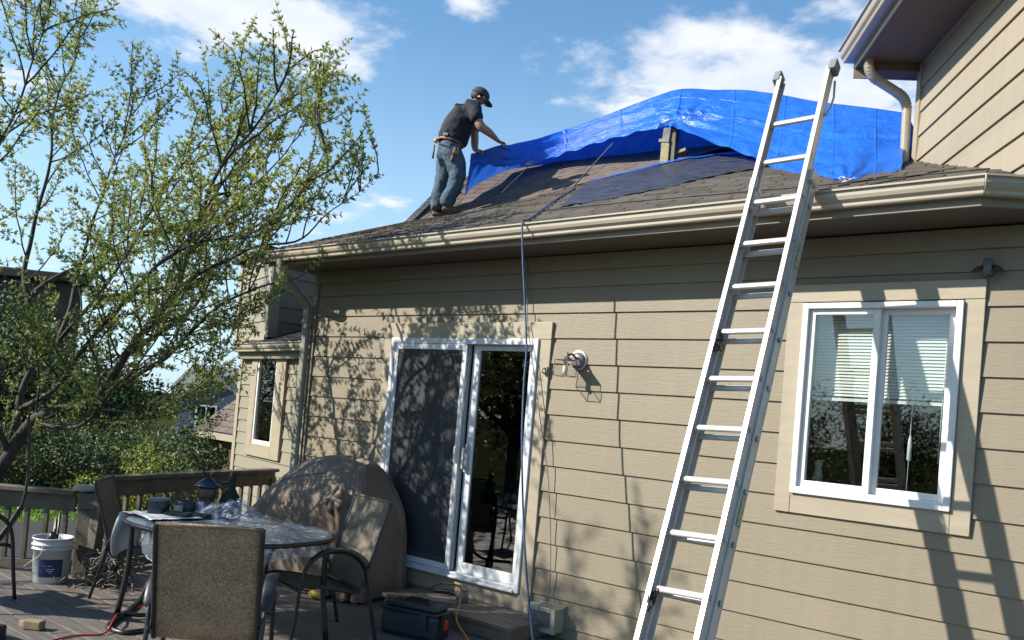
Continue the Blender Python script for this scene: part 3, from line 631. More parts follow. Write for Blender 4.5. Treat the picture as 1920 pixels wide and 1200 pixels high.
def radial(p, c, k, amp, r0, r1, ph=0.):
    d = p-c; r = d.length
    if r < 1e-5: return 0
    th = math.atan2(d.z, d.x+d.y*.3); e = math.exp(-r/r1)*min(1, r/r0)
    return amp*e*(abs(math.sin(k*th+ph+.5*math.sin(3*th)))*2-1)
for j in range(NV+1):
    v = j/NV; ru, uu_ = [], []
    for i in range(NU):
        u = i/(NU-1); p = H[i].lerp(G_[i], v)
        w_ = math.sin(math.pi*v)**.7 if 0 < v < 1 else 0
        q = Vector(p); n = Vector((0, -.75, .66))
        belly = -.05*math.sin(math.pi*v)*(1-abs(u-.53)*1.2)
        d = radial(p, POST+Vector((0, .15, .12)), 5.5, .055, .10, .38)+radial(p, ANC, 7, .035, .08, .5, 1.)+radial(p, ANL, 6, .03, .08, .4, .4)
        d += .018*w_*nz(p.x*2.2, p.y*2.2, p.z*3.1)+.010*w_*(1-2*abs(nz(p.x*5, p.y*5+3, p.z*7)))+.005*w_*nz(p.x*14, p.y*14, p.z*14)
        if u < .5:   # long folds between the hands and the post
            d += .036*w_*math.sin(v*17+u*5+2*nz(u*3, v, 0))*min(1, u*6)*min(1, (.55-u)*8)
        # crease line running right from the post
        if u > .5: d += .022*math.exp(-((v-.50-.18*(u-.53))/.022)**2)-.012*math.exp(-((v-.28+.28*(u-.53))/.03)**2)
        edge = max(0, 1-v*12)*.012*math.sin(u*150+3*nz(u*20, 0, 0)); d += edge
        if u > .5: d += .012*w_*math.sin((u*31+v*9)+3*nz(u*6, v*6, 2))*(1-v)
        ru.append(q+n*(d+belly)); uu_.append((u*7.5, v*1.9))
    rows.append(ru); uvs.append(uu_)
for j in range(1, NB+1):
    t = j/NB; ru, uu_ = [], []
    for i in range(NU):
        u = i/(NU-1); p = G_[i].lerp(B_[i], t)
        d = .03*math.sin(math.pi*t)*nz(p.x*2.5, p.y*2, p.z*4)+.05*math.sin(math.pi*t)
        if u < .45: d += .02*math.sin(math.pi*t)*math.sin(u*60+t*6)
        ru.append(p+Vector((0, .2, .9))*d); uu_.append((u*7.5, 1.9+t*.9))
    rows.append(ru); uvs.append(uu_)
w = MB(); w.grid(rows, uv=uvs)
tarp = tag(w.build('tarpaulin', 'tarp'), 'large bright blue tarp tented over the damaged roof on a wooden post', 'tarp')
# hem rope knots
for c in [(-2.03, .19, 3.41), (-6.24, 1.99, 4.535), (-4.77, 2.42, 4.93)]:
    m = MB()
    for i in range(4): m.tube([(c[0]+random.uniform(-.05, .05), c[1]-.01+random.uniform(-.02, .02), c[2]+random.uniform(-.01, .03)) for _ in range(4)], .006, 6)
    m.build('tie_knot', 'cloth', tarp)
m = MB()
loop = [(-6.95, 1.74, 4.69), (-6.85, 1.66, 4.66), (-6.72, 1.62, 4.60), (-6.75, 1.6, 4.54), (-6.82, 1.6, 4.52)]
m.tube([(-6.24, 1.98, 4.53), (-6.3, 1.90, 4.40), (-6.36, 1.8, 4.27), (-6.38, 1.7, 4.15)], .004, 6); m.build('tie_cord', 'cord', tarp)
# wooden post under the tarp
pz = roofz(-4.76, 2.5)
post = thing('roof_post', 'short wooden post propping up the blue tarp on the roof', 'post', (-4.76, 2.52, pz))
m = MB(); m.box((-4.74, 2.55, pz+.19), (.085, .085, .42)); m.build('stud', 'rail', post, bevel=.004)
m = MB(); m.box((-4.805, 2.50, pz+.115), (.10, .03, .22)); m.build('yellow_block', mat('yellow_wrap', (.22, .19, .06), .6, .35, 25), post, bevel=.003)
m = MB(); m.box((-4.80, 2.505, pz+.31), (.09, .04, .15), Matrix.Rotation(R(6), 3, 'Y')); m.box((-4.82, 2.50, pz+.245), (.13, .05, .035), Matrix.Rotation(R(12), 3, 'Y')); m.build('torn_block', 'stone', post, bevel=.004)
m = MB(); m.box((-4.66, 2.58, pz+.13), (.14, .06, .03), Matrix.Rotation(R(-14), 3, 'Y')); m.build('cleat', 'wood', post)
# dark felt patch and the strip of old tarp along its edge
def drape(name, poly_top, poly_bot, n, m_, mt, lift, parent=None, amp=.010):
    a, b = resample([(x, y, 0) for x, y in poly_top], n), resample([(x, y, 0) for x, y in poly_bot], n); rows = []; uvs = []
    for j in range(m_+1):
        r = []; 
        for i in range(n):
            p = a[i].lerp(b[i], j/m_); p = p+Vector((0, .07*nz(i*.35, j*.05, 8)*(j == 0 or j == m_), 0)); z = roofz(p.x, p.y)+lift+amp*abs(nz(p.x*3, p.y*9, 1))+amp*.5*math.sin(j*2.1+i*.2)*.5
            r.append((p.x, p.y, z))
        rows.append(r)
    w = MB(); w.grid(rows, uv=[[(q[0], q[1]) for q in r] for r in rows]); return w.build(name, mt, parent)
pt = drape('felt_patch', [(-5.35, 1.95), (-4.9, 2.15), (-4.6, 2.42), (-4.15, 2.50), (-3.6, 2.1), (-3.15, 1.55)], [(-4.35, .12), (-4.1, .20), (-3.9, .34), (-3.7, .55), (-3.5, .95), (-3.2, 1.35)], 80, 30, 'felt', .009, amp=.016)
tag(pt, 'dark wrinkled roofing felt patch below the wooden post', 'roofing felt')
pt = drape('tarp_strip', [(-5.45, 2.05), (-4.95, 2.30), (-4.62, 2.54), (-4.1, 2.58), (-3.5, 2.2)], [(-5.36, 1.94), (-4.9, 2.12), (-4.6, 2.40), (-4.15, 2.42), (-3.6, 2.05)], 40, 4, 'tarp', .026)
tag(pt, 'narrow blue tarp strip along the upper edge of the dark felt patch', 'tarp strip')

# ---------------------------------------------------------------- ropes
m = MB(); pts = [(-5.346, 2.3, 4.752), (-5.50, 2.25, 4.57), (-5.62, 2.03, roofz(-5.6, 2.03)+.02), (-5.1, 1.3, roofz(-5.1, 1.3)+.02), (-4.693, .498, roofz(-4.69, .5)+.018), (-4.381, -.102, roofz(-4.38, -.1)+.018), (-4.244, -.40, roofz(-4.24, -.4)+.02), (-4.18, -.53, 3.155), (-4.145, -.585, 3.12), (-4.125, -.592, 3.0)]
pts += [(-4.1, -.59, 2.81), (-4.05, -.585, 2.49), (-4.007, -.58, 2.17), (-3.98, -.61, 1.933), (-3.918, -.66, 1.544), (-3.849, -.69, 1.167), (-3.767, -.72, .80), (-3.71, -.70, .436), (-3.651, -.66, .073), (-3.60, -.68, .012), (-3.45, -.8, .012), (-3.3, -.7, .012)]
m.tube(resample(pts, 200), .0072, 8)
tag(m.build('rope', 'rope'), 'blue rope running down the roof and hanging in front of the patio door', 'rope')
m = MB(); pts = [(-4.508, -.045, 2.975), (-4.434, -.065, 2.464), (-4.356, -.08, 2.202), (-4.292, -.08, 1.959), (-4.21, -.075, 1.652), (-4.142, -.07, 1.404), (-4.096, -.06, 1.198), (-4.04, -.05, .79), (-4.01, -.05, .468), (-4.01, -.05, .27), (-4.01, -.12, .252), (-4.01, -.168, .235), (-4.01, -.172, .10), (-4.01, -.18, .012), (-3.9, -.4, .012)]
m.tube(resample(pts, 150), .0038, 6)
tag(m.build('cord', 'cord'), 'thin grey cord hanging down the wall beside the blue rope to the small vent box', 'cord')

# ---------------------------------------------------------------- extension ladder
LA, LB = .409, -.034
ld = Vector((math.sin(LB), math.sin(LA)*math.cos(LB), math.cos(LA)*math.cos(LB)))     # up the ladder
ls = Vector((1, 0, 0)); ls = (ls-ld*ls.dot(ld)).normalized(); ln = ld.cross(ls)       # ln: away from the wall? fixed below
if ln.y > 0: ln = -ln
TOP = Vector((-2.297, -.499, 3.601)); PI_ = .2975
lad = thing('extension_ladder', 'long aluminium extension ladder leaning on the gutter between door and window', 'ladder', tuple(TOP-ld*13*PI_))
lrot = Matrix((ls, -ln, ld)).transposed()      # local x across, y towards wall, z up
def rail(name, x, y, t0, t1, side, wid=.028, dep=.072, mt='alu'):
    """I-section rail; x centre of web"""
    m = MB(); c = lambda a, b, t: TOP+ls*(x+a)+(-ln)*(y+b)+ld*t
    L = t1-t0; tm = (t0+t1)/2
    for a, b, sx, sy in ((0, 0, .004, dep-.008), (side*wid*.36, -dep/2+.003, wid, .006), (side*wid*.36, dep/2-.003, wid, .006)):
        m.box(c(a, b, tm), (sx, sy, L), lrot)
    return m.build(name, mt, lad, bevel=.0015)
def rung(x0, x1, y, t, rx=.0165, ry=.013, mt='alu'):
    m = MB(); P0 = TOP+ls*x0+(-ln)*y+ld*t; P1 = TOP+ls*x1+(-ln)*y+ld*t
    rws = []
    for P in (P0, P1):
        rws.append([P+ld*(math.copysign(abs(math.sin(a))**.7, math.sin(a))*rx)+ln*(math.copysign(abs(math.cos(a))**.7, math.cos(a))*ry) for a in [2*math.pi*k/14 for k in range(14)]])
    m.grid(rws, closed=True)
    for P in (P0, P1): m.tube([P-ls*.004, P+ls*.004], .021, 12)
    return m.build('rung', mt, lad)
WID = .325
# fly section (climber side, reaches past the eave) and base section behind it
for sx, x in ((1, 0), (-1, WID)):
    rl = rail('rail', x, 0, -11.6*PI_, .37, sx)
    rail('rail', x-sx*.010, .078, -13*PI_, -1.55*PI_, sx, .034, .078, 'alu')
for k in range(0, 12): rung(0, WID, 0, -k*PI_)
for k in range(2, 13): rung(-.008, WID+.008, .082, -k*PI_-(.014 if k < 9 else .0), mt='alu_dull')
# upper pair of rungs beyond the eave are k=0 and 1; end caps
for sx, x in ((1, 0), (-1, WID)):
    m = MB(); c = TOP+ls*x+ld*.35
    m.box(c-ln*0+ls*(sx*-.012)+ld*.03, (.048, .078, .085), lrot @ Matrix.Rotation(R(-8), 3, 'X')); m.build('end_cap', 'rubber', lad, bevel=.008)
    m = MB(); a = TOP+ls*(x-sx*.012)
    m.tube([a+ld*.32+(-ln)*.05, a+ld*.22+(-ln)*.085, a+ld*.12+(-ln)*.07, a+ld*.03+(-ln)*.03], .007, 8); m.build('cap_brace', 'alu_dull', lad)
    m = MB(); a = TOP+ls*x-ld*(1.9*PI_)
    m.box(a-ln*.035+ls*(sx*.012), (.03, .10, .13), lrot); m.build('rung_lock', 'alu_dull', lad, bevel=.006)
    m = MB(); a = TOP+ls*x-ld*(1.55*PI_); m.box(a+(-ln)*.05-ls*(sx*.012)+ld*.03, (.045, .09, .08), lrot); m.build('guide_bracket', 'alu', lad, bevel=.006)
    m = MB(); a = TOP+ls*x-ld*(13*PI_-.02)+(-ln)*.08; m.box(a, (.06, .12, .05), lrot); m.build('foot', 'rubber', lad, bevel=.008)
    for k in range(2, 13):
        for yy, dz in ((0, 0), (.082, -.014 if k < 9 else 0)):
            m = MB(); p = TOP+ls*(x-sx*.004-(sx*.012 if yy else 0))+(-ln)*yy+ld*(-k*PI_+dz); m.tube([p, p-ls*(sx*.009)], .014, 12); m.build('rivet', 'alu_dull', lad)
for t_ in (3.2, 8.4):
    m = MB(); p = TOP+ls*(WID+.0155)+(-ln)*.085-ld*(t_*PI_); m.box(p, (.0012, .045, .16), lrot); m.build('faded_sticker', mat('sticker', (.50, .47, .26), .6, .35, 40), lad)
for k, s in ((5, 1), (10, .8)):
    m = MB(); p = TOP+ls*.022-ld*(k*PI_+.05)+ln*.01; random.seed(k)
    for i in range(5):
        q = [p+ld*random.uniform(-.075, .05)+ls*random.uniform(-.012, .03)+ln*random.uniform(-.03, .03) for _ in range(5)]
        m.tube(resample(q, 20), .0035, 5)
    m.build('lashing', 'blackp', lad)

# ---------------------------------------------------------------- wall fittings
lm = thing('wall_lantern', 'open cage wall lamp with clear bulb right of the patio door', 'wall lamp', (-3.93, -.02, 2.13))
cxl, czl = -3.945, 2.13
m = MB(); pr = [(.0, 0), (.066, 0), (.066, .012), (.055, .028), (.03, .034), (0, .036)]
rr_ = Matrix.Rotation(R(90), 3, 'X')
def lathe_y(m, prof, c, n=28):     # axis pointing to -y
    vs = [(c[0]+r*math.cos(2*math.pi*j/n), c[1]-z, c[2]+r*math.sin(2*math.pi*j/n)) for r, z in prof for j in range(n)]
    m.add(vs, [(i*n+j, i*n+(j+1) % n, (i+1)*n+(j+1) % n, (i+1)*n+j) for i in range(len(prof)-1) for j in range(n)], True)
lathe_y(m, pr, (-3.925, -.030, 2.145)); m.build('mounting_plate', 'shadegrey', lm)
m = MB(); lathe_y(m, [(0, 0), (.078, 0), (.078, .012), (0, .012)], (-3.925, -.018, 2.15)); m.build('mounting_block', 'white', lm)
m = MB(); m.tube(resample([(-3.925, -.06, 2.155), (-3.925, -.10, 2.185), (-3.935, -.145, 2.18), (-3.94, -.16, 2.15)], 14), .009, 8); m.tube([(-3.94, -.16, 2.14), (-3.94, -.16, 2.20)], .007, 8); m.build('arm', 'shadegrey', lm)
m = MB(); c = Vector((-3.945, -.165, 2.075)); hw, hh = .062, .062
m.lathe([(.045, .0), (.042, .015), (.02, .028), (0, .03)], (c.x, c.y, c.z+hh), 20)
C8 = [c+Vector((a*hw, b*hw, s*hh)) for s in (-1, 1) for a, b in ((-1, -1), (1, -1), (1, 1), (-1, 1))]
for a, b in [(0, 1), (1, 2), (2, 3), (3, 0), (4, 5), (5, 6), (6, 7), (7, 4), (0, 4), (1, 5), (2, 6), (3, 7)]: m.tube([C8[a], C8[b]], .0032, 6)
m.bb(c.x-hw, c.x+hw, c.y-hw, c.y+hw, c.z+hh-.001, c.z+hh+.004); m.build('cage', 'shadegrey', lm)
m = MB(); m.lathe([(.011, .05), (.013, .03), (.020, -.005), (.019, -.03), (.010, -.048), (0, -.05)], tuple(c), 16); m.build('bulb', 'bulb', lm)
m = MB(); 
for a, b in ((-1, 0), (1, 0), (0, -1), (0, 1)): m.box(c+Vector((a*(hw-.004), b*(hw-.004), 0)), (.002 if a else hw*1.9, .002 if b else hw*1.9, hh*1.9))
m.build('glass_panes', 'glassc', lm)
vb = thing('vent_box', 'beige covered outlet box low on the wall beside the door step', 'outlet box', (-4.02, -.02, .14))
m = MB(); x0, x1, a0, a1, yb = -4.155, -3.865, .05, .235, -.155
m.bb(x0, x1, yb+.02, -.018, a0, a1); m.build('housing', 'beige', vb, bevel=.006)
m = MB(); sash(m, x0-.003, x1+.003, a0-.003, a1+.003, yb, yb+.022, .04, .035, .035); m.build('front_frame', 'beige', vb, bevel=.003)
m = MB(); m.bb(x0+.036, x1-.036, yb+.010, yb+.021, a0+.03, a1-.03); m.build('grey_cover', 'grey', vb)
m = MB(); m.bb(x0-.01, x1+.01, -.03, -.005, a1, a1+.018); m.build('flange', 'trim', vb, bevel=.002)
ml = thing('motion_sensor', 'small grey motion sensor light under the eave at the right of the window', 'sensor light', (-1.11, -.03, 2.72))
c = Vector((-1.108, -.03, 2.735))
m = MB(); lathe_y(m, [(0, 0), (.034, 0), (.030, .02), (0, .022)], tuple(c+Vector((0, .01, 0)))); m.build('base', 'grey', ml)
m = MB(); m.tube([c+Vector((0, -.02, .0)), c+Vector((0, -.075, .035))], [.018, .026], 12); m.tube([c+Vector((0, -.055, .045)), c+Vector((0, -.05, -.04))], [.026, .022], 14); m.build('head', 'grey', ml)
m = MB()
for s in (-1, 1): m.tube([c+Vector((s*.02, -.04, .01)), c+Vector((s*.055, -.05, -.004)), c+Vector((s*.082, -.045, -.02))], [.017, .019, .007], 10, flat=.7)
m.build('side_lamp', 'blackp', ml)
m = MB(); m.tube([c+Vector((0, -.055, -.035)), c+Vector((0, -.06, -.055))], [.018, .008], 10); m.build('lens', 'glassc', ml)
hk = MB(); hk.bb(-4.232, -4.206, -.052, -.037, 2.02, 2.09); hk.tube([(-4.222, -.05, 2.08), (-4.235, -.075, 2.07), (-4.235, -.075, 2.045), (-4.22, -.05, 2.03)], .007, 8)
tag(hk.build('wall_hook', 'trim', bevel=.002), 'small cream hook screwed to the right door trim', 'hook')
#PART3
# ---------------------------------------------------------------- deck
def xmin(y):
    if y > -2.05: return -7.55+(y+2.05)*(-.85/2.4)
    return -7.55+(y+2.05)*(.62/.5)*1.0 if y > -5 else -11.2
w = MB(); y = -9.0; random.seed(2)
while y < -.03:
    x = xmin(y)-.05; x1 = 1.6
    while x < x1:
        L = random.choice((3.6, 4.3, 2.9)); e = min(x+L, x1); dz = random.uniform(-.0015, .0015)
        w.bb(x, e-.003, y, y+.134, -.034+dz, dz); x += L
    y += .140
y_ = 0.
for k in range(4): w.bb(xmin(.2)-.05, -7.30, .0+k*.14, .134+k*.14, -.034, 0)
struct(w.build('deck', 'deck', bevel=.003))
w = MB(); w.bb(-11, 1.6, -9, -.05, -.30, -.06); struct(w.build('deck_framing', 'dark'))
st = thing('door_step', 'low brown wooden step box under the patio door', 'step', (-4.7, -.3, 0))
w = MB(); 
for k in range(4): w.bb(-5.35, -3.98, -.555+k*.139, -.555+k*.139+.135, .095, .125)
w.build('tread', 'deckd', st, bevel=.004)
w = MB(); w.bb(-5.33, -4.0, -.535, -.515, .002, .094); w.bb(-4.02, -4.0, -.515, -.005, .002, .094); w.build('riser', 'deckd', st, bevel=.003)

def railing(name, label, a, b, zt, n, posts):
    t = thing(name, label, 'railing', (a[0], a[1], 0)); A, B = Vector((*a, 0)), Vector((*b, 0)); d = (B-A); L = d.length; d.normalize(); rot = Matrix.Rotation(math.atan2(d.y, d.x), 3, 'Z'); nn = Vector((-d.y, d.x, 0))
    m = MB(); m.box((A+B)/2+Vector((0, 0, zt-.018)), (L, .14, .036), rot); m.build('cap_rail', 'rail', t, bevel=.004)
    m = MB(); m.box((A+B)/2+Vector((0, 0, zt-.11)), (L, .04, .14), rot); m.build('top_rail', 'rail', t, bevel=.004)
    m = MB(); m.box((A+B)/2+Vector((0, 0, .06)), (L, .036, .085), rot); m.build('bottom_rail', 'rail', t, bevel=.004)
    for i in range(n):
        m = MB(); p = A+d*(L*(i+.5)/n)+nn*.0; m.box(p+Vector((0, 0, (zt-.18+.1)/2)), (.036, .036, zt-.28), rot); m.build('baluster', 'rail', t, bevel=.003)
    for i in posts:
        m = MB(); p = A+d*(L*i)-nn*.0; m.box(p+Vector((0, 0, zt/2-.1)), (.088, .088, zt+.0), rot); m.build('post', 'rail', t, bevel=.004)
    return t
railing('deck_railing', 'weathered deck railing with balusters behind the white bucket', (-10.2, -4.2), (-7.60, -2.10), .72, 20, (.02, .5))
railing('deck_railing', 'long deck railing running behind the table towards the covered grill', (-7.50, -1.90), (-8.33, .42), .86, 15, (.98,))
nt_ = thing('newel_post', 'thick railing corner post with pale round cap and brown collar', 'post', (-7.48, -2.06, 0))
m = MB(); m.box((-7.46, -2.04, .36), (.15, .15, .72), Matrix.Rotation(R(38), 3, 'Z')); m.build('post', 'rail', nt_, bevel=.006)
m = MB(); m.box((-7.36, -2.02, .42), (.10, .09, .84), Matrix.Rotation(R(20), 3, 'Z') @ Matrix.Rotation(R(5), 3, 'Y')); m.build('post', 'rail', nt_, bevel=.006)
m = MB(); m.lathe([(.12, .72), (.06, .80), (.0, .80)], (-7.44, -2.06, -.13), 4, smooth=False); m.build('collar', 'ceramic', nt_, bevel=.004)
m = MB(); m.lathe([(.10, .0), (.118, .012), (.118, .024), (.09, .042), (0, .05)], (-7.50, -2.06, .735), 28); m.build('round_cap', 'beige', nt_)

# ---------------------------------------------------------------- chairs
def make_chair(label, mt):
    t = thing('patio_chair', label, 'chair', (0, 0, 0), 0, 'sling patio chairs around the table', local=True)
    hw = .265
    prof = resample([(.27, .40), (.20, .425), (.02, .405), (-.16, .385), (-.22, .41), (-.27, .52), (-.335, .72), (-.41, .98)], 34)   # y,z
    prof = [(p.x, p.y) for p in [Vector((a, b)) for a, b in [(q[0], q[1]) for q in resample([(a, b, 0) for a, b in [(.27, .39), (.20, .415), (.02, .39), (-.16, .355), (-.225, .375), (-.265, .50), (-.335, .74), (-.41, .98)]], 40)]]]
    nb = 20
    def sling(name, pr):
        m = MB(); rows = []
        for y, z in pr: rows.append([(-(hw-.012)+2*(hw-.012)*i/12, y, z-.010*math.sin(math.pi*i/12)) for i in range(13)])
        m.grid(rows); return m.build(name, mt, t, solid=.004)
    sling('seat', prof[:20]); sling('backrest', prof[19:])
    for s in (-1, 1):
        m = MB(); m.tube([(s*hw, y, z-.002) for y, z in prof], .0125, 10); m.build('side_rail', 'black', t)
        arc = [(s*.31, .30, .0), (s*.305, .27, .22), (s*.30, .245, .45), (s*.30, .20, .57), (s*.30, .10, .635), (s*.30, -.03, .645), (s*.30, -.15, .60), (s*.295, -.235, .50), (s*.29, -.27, .38), (s*.295, -.31, .20), (s*.30, -.36, .0)]
        m = MB(); m.tube(resample(arc, 44), .0135, 10); m.build('leg_and_arm', 'black', t)
        m = MB(); ap = resample(arc[3:8], 14); 
        m.tube([p+Vector((0, 0, .012)) for p in ap], [.014]+[.036]*12+[.014], 12, flat=.38); m.build('armrest', 'blackp', t)
        m = MB(); m.tube([(s*.30, .247, .39), (s*hw, .247, .395)], .011, 8); m.tube([(s*.292, -.275, .42), (s*hw, -.225, .41)], .011, 8); m.build('bracket', 'black', t)
    m = MB(); m.tube([(-hw, .262, .392), (hw, .262, .392)], .0115, 10); m.tube([(-hw, -.20, .378), (hw, -.20, .378)], .0115, 10); m.build('crossbar', 'black', t)
    m = MB(); m.tube([(-hw, -.41, .98), (hw, -.41, .98)], .009, 10); m.build('top_bar', mt, t)
    return t
def heading(fx, fy): return math.atan2(fy, fx)-math.pi/2
ch = make_chair('patio chair with tan woven sling back seen from behind in the foreground', 'sling')
ch.location = (-4.29, -2.80, 0); ch.rotation_euler = (0, 0, heading(-.76, .65))
ch2 = make_chair('patio chair with grey sling beside the covered grill, right of the table', 'slingg')
ch2.location = (-4.95, -1.58, 0); ch2.rotation_euler = (0, 0, heading(-.22, -.97))
c3 = dup(ch2, (-6.68, -1.92, 0), heading(.66, .75), 'patio chair seen edge-on at the left end of the cluttered table'); c3.scale = (.92, .92, .92)
dup(ch2, (-7.15, -3.16, 0), heading(-.2, .98), 'patio chair cut off by the left edge beside the white bucket')

# ---------------------------------------------------------------- table
tb = thing('patio_table', 'dark oval patio table covered with plastic film, jars and cloth', 'table', (-5.32, -1.98, 0))
TC = Vector((-5.47, -1.98, 0)); AX, AY = .78, .53; TR = R(7)
def sup(th, a=AX, b=AY, e=.72):
    c, s = math.cos(th), math.sin(th); x, y = a*math.copysign(abs(c)**e, c), b*math.copysign(abs(s)**e, s)
    return (TC.x+x*math.cos(TR)-y*math.sin(TR), TC.y+x*math.sin(TR)+y*math.cos(TR))
m = MB(); ring = [sup(2*math.pi*i/64) for i in range(64)]; m.prism([(x, y, .706) for x, y in ring], (0, 0, .010)); m.build('tabletop', 'table', tb)
m = MB(); rw = []
for dx, dz in ((0, -.012), (.018, -.014), (.022, 0), (.014, .012), (0, .014)):
    rw.append([sup(2*math.pi*i/64, AX+dx, AY+dx)+(.708+dz,) for i in range(64)])
m.grid(rw, closed=True); m.build('rim', 'black', tb)
for sx in (-1, 1):
    for sy in (-1, 1):
        m = MB(); x, y = TC.x+sx*.66*math.cos(TR)-sy*.32*math.sin(TR), TC.y+sx*.66*math.sin(TR)+sy*.32*math.cos(TR)
        m.tube(resample([(x, y, .70), (x, y, .35), (x+sx*.04, y+sy*.03, .0)], 8), .02, 10); m.build('leg', 'black', tb)
ZT = .722
def film_pt(x, y):
    # height on or over the table edge
    c, s = math.cos(-TR), math.sin(-TR); dx, dy = x-TC.x, y-TC.y; lx, ly = dx*c-dy*s, dx*s+dy*c
    k = (abs(lx)/AX)**2.6+(abs(ly)/AY)**2.6
    return k
m = MB(); rows = []
for i in range(56):
    r = []
    for j in range(46):
        x = -5.66+i*.0205; y = -2.78+j*.0315; k = film_pt(x, y); z = ZT+.006+.022*abs(nz(x*4, y*4, 3))+.012*abs(nz(x*11, y*11, 5))
        if k > 1:
            d = min((k**.38-1)*.5, .5); X = TC.x+(x-TC.x)/(1+(k**.38-1)*.85); Y = TC.y+(y-TC.y)/(1+(k**.38-1)*.85)
            fl = .02*nz(x*7, y*7, 9); x, y = X+fl, Y+fl; z = ZT-d*(.9+.25*nz(x*6, y*6, 0))
        r.append((x, y, z))
    rows.append(r)
m.grid(rows); tag(m.build('plastic_sheet', 'film'), 'crumpled clear plastic sheet spread over the right half of the table', 'plastic sheet')
# crumpled bunch of film near the middle
m = MB(); rows = []
for i in range(40):
    r = []
    for j in range(22):
        u, v = i/39-.5, j/21-.5; x = -5.85+u*.62-v*.1; y = -1.72+v*.34+u*.2
        z = ZT+.012+.11*max(0, 1-(u*2.1)**2-(v*2.2)**2)*(0.6+abs(nz(u*7, v*7, 4)))+.05*abs(nz(u*13, v*13, 7))*(1-4*u*u)
        r.append((x, y, z))
    rows.append(r)
m.grid(rows); tag(m.build('plastic_bunch', 'film'), 'bunched up clear plastic in front of the black ornament on the table', 'plastic sheet')
# white cloth over the left end
m = MB(); rows = []
edge = -6.245
for i in range(36):
    r = []
    for j in range(18):
        s = i/35*.78; v = j/17; y = -2.40+v*.42+.05*math.sin(s*7)
        if s < .42: x = -5.80-s*1.06; z = ZT+.008+.012*abs(nz(s*9, v*6, 2))
        else:
            t = s-.42; x = edge-.018-.06*t+.02*math.sin(v*14+t*5); z = ZT+.006-t*(.95-.75*abs(v-.1)); y += .10*t*(0.5-v)
        r.append((x, y, z))
    rows.append(r)
m.grid(rows); tag(m.build('cloth', 'cloth', solid=.002), 'white cloth hanging over the left end of the table', 'cloth')
# things on the table
def jar(name, label, c, r, h, mt, lid=None, cat='tub', group=None, taper=.92):
    t = thing(name, label, cat, c, group=group); m = MB(); m.lathe([(r*taper, 0), (r, .01), (r, h*.85), (r*.96, h*.9), (r*.96, h), (r*.85, h), (r*.84, h*.3)], c, 24); m.build('body', mt, t)
    if lid: m = MB(); m.lathe([(r*1.05, h*.93), (r*1.07, h*.97), (r*1.05, h*1.06), (r*.9, h*1.09), (0, h*1.09)], c, 24); m.build('lid', lid, t)
    return t
jar('plastic_tub', 'dark navy tub with grey lid on the far left of the table', (-6.13, -2.16, ZT), .078, .11, 'navy', 'grey')
jar('plastic_tub', 'dark open tub right of the navy tub on the table', (-6.14, -1.93, ZT), .07, .09, 'navy', None)
jar('cup', 'white and green cup standing between the dark tubs', (-6.03, -2.06, ZT), .034, .075, 'beige', None, 'cup')
jar('bottle', 'small blue and white bottle behind the film on the table', (-6.10, -1.83, ZT), .024, .10, 'bucketw', 'blueglaze', 'bottle')
m = MB(); m.box((-5.95, -2.10, ZT+.02), (.20, .09, .035), Matrix.Rotation(R(24), 3, 'Z')); tag(m.build('glove', 'leafd', bevel=.014), 'dark green work glove lying on the table behind the chair back', 'glove')
m = MB(); m.box((-5.90, -1.96, ZT+.016), (.17, .07, .028), Matrix.Rotation(R(30), 3, 'Z')); tag(m.build('black_case', 'blackp', bevel=.010), 'flat black case lying on the table next to the glove', 'case')
lt = thing('garden_lantern', 'brown ceramic lantern with blue conical roof on the table', 'lantern', (-6.24, -1.70, ZT)); c = (-6.24, -1.70, ZT)
m = MB(); m.lathe([(.070, 0), (.080, .02), (.074, .055), (.060, .075), (.056, .085), (.070, .10), (.074, .125), (.074, .17), (.066, .195), (0, .196)], c, 24); m.build('body', 'ceramic', lt)
m = MB(); m.lathe([(.096, .185), (.104, .194), (.098, .205), (.062, .232), (.030, .252), (.016, .268), (0, .27)], c, 28); m.build('roof', 'blueglaze', lt)
m = MB(); m.tube(resample([(c[0], c[1], c[2]+.245), (c[0]+.01, c[1]+.01, c[2]+.29), (c[0]+.06, c[1]+.05, c[2]+.315), (c[0]+.11, c[1]+.09, c[2]+.30)], 14), .005, 8); m.build('handle', 'black', lt)
m = MB(); random.seed(7)
for k in range(6): m.tube([(c[0], c[1], c[2]+.24), (c[0]+random.uniform(-.05, .05), c[1]+random.uniform(-.05, .05), c[2]+.32), (c[0]+random.uniform(-.10, .06), c[1]+random.uniform(-.08, .06), c[2]+.40+random.uniform(0, .05))], [.004, .003, .0015], 5)
m.build('twigs', 'bark', lt)
og = thing('garden_ornament', 'black pointed cast ornament on the table between lantern and grill', 'ornament', (-6.12, -1.56, ZT)); c = (-6.12, -1.56, ZT)
m = MB(); m.lathe([(.095, 0), (.10, .012), (.085, .05), (.09, .08), (.075, .12), (.055, .15), (.036, .18), (.030, .21), (.022, .235), (.030, .26), (.026, .285), (.018, .31), (.010, .325), (0, .33)], c, 9); m.build('body', mat('cast_black', (.012, .012, .014), .75, .2, 9), og)
m = MB()
m.tube(resample([(c[0]-.02, c[1], c[2]+.24), (c[0]-.07, c[1]-.05, c[2]+.22), (c[0]-.12, c[1]-.09, c[2]+.25)], 8), [.012]*4+[.007]*4, 8); m.build('arm', 'black', og)
m = MB(); m.tube(resample([(c[0]-.08, c[1]-.06, c[2]+.13), (c[0]-.09, c[1]-.07, c[2]+.17)], 4), .007, 6); m.build('yellow_mark', 'yellow', og)

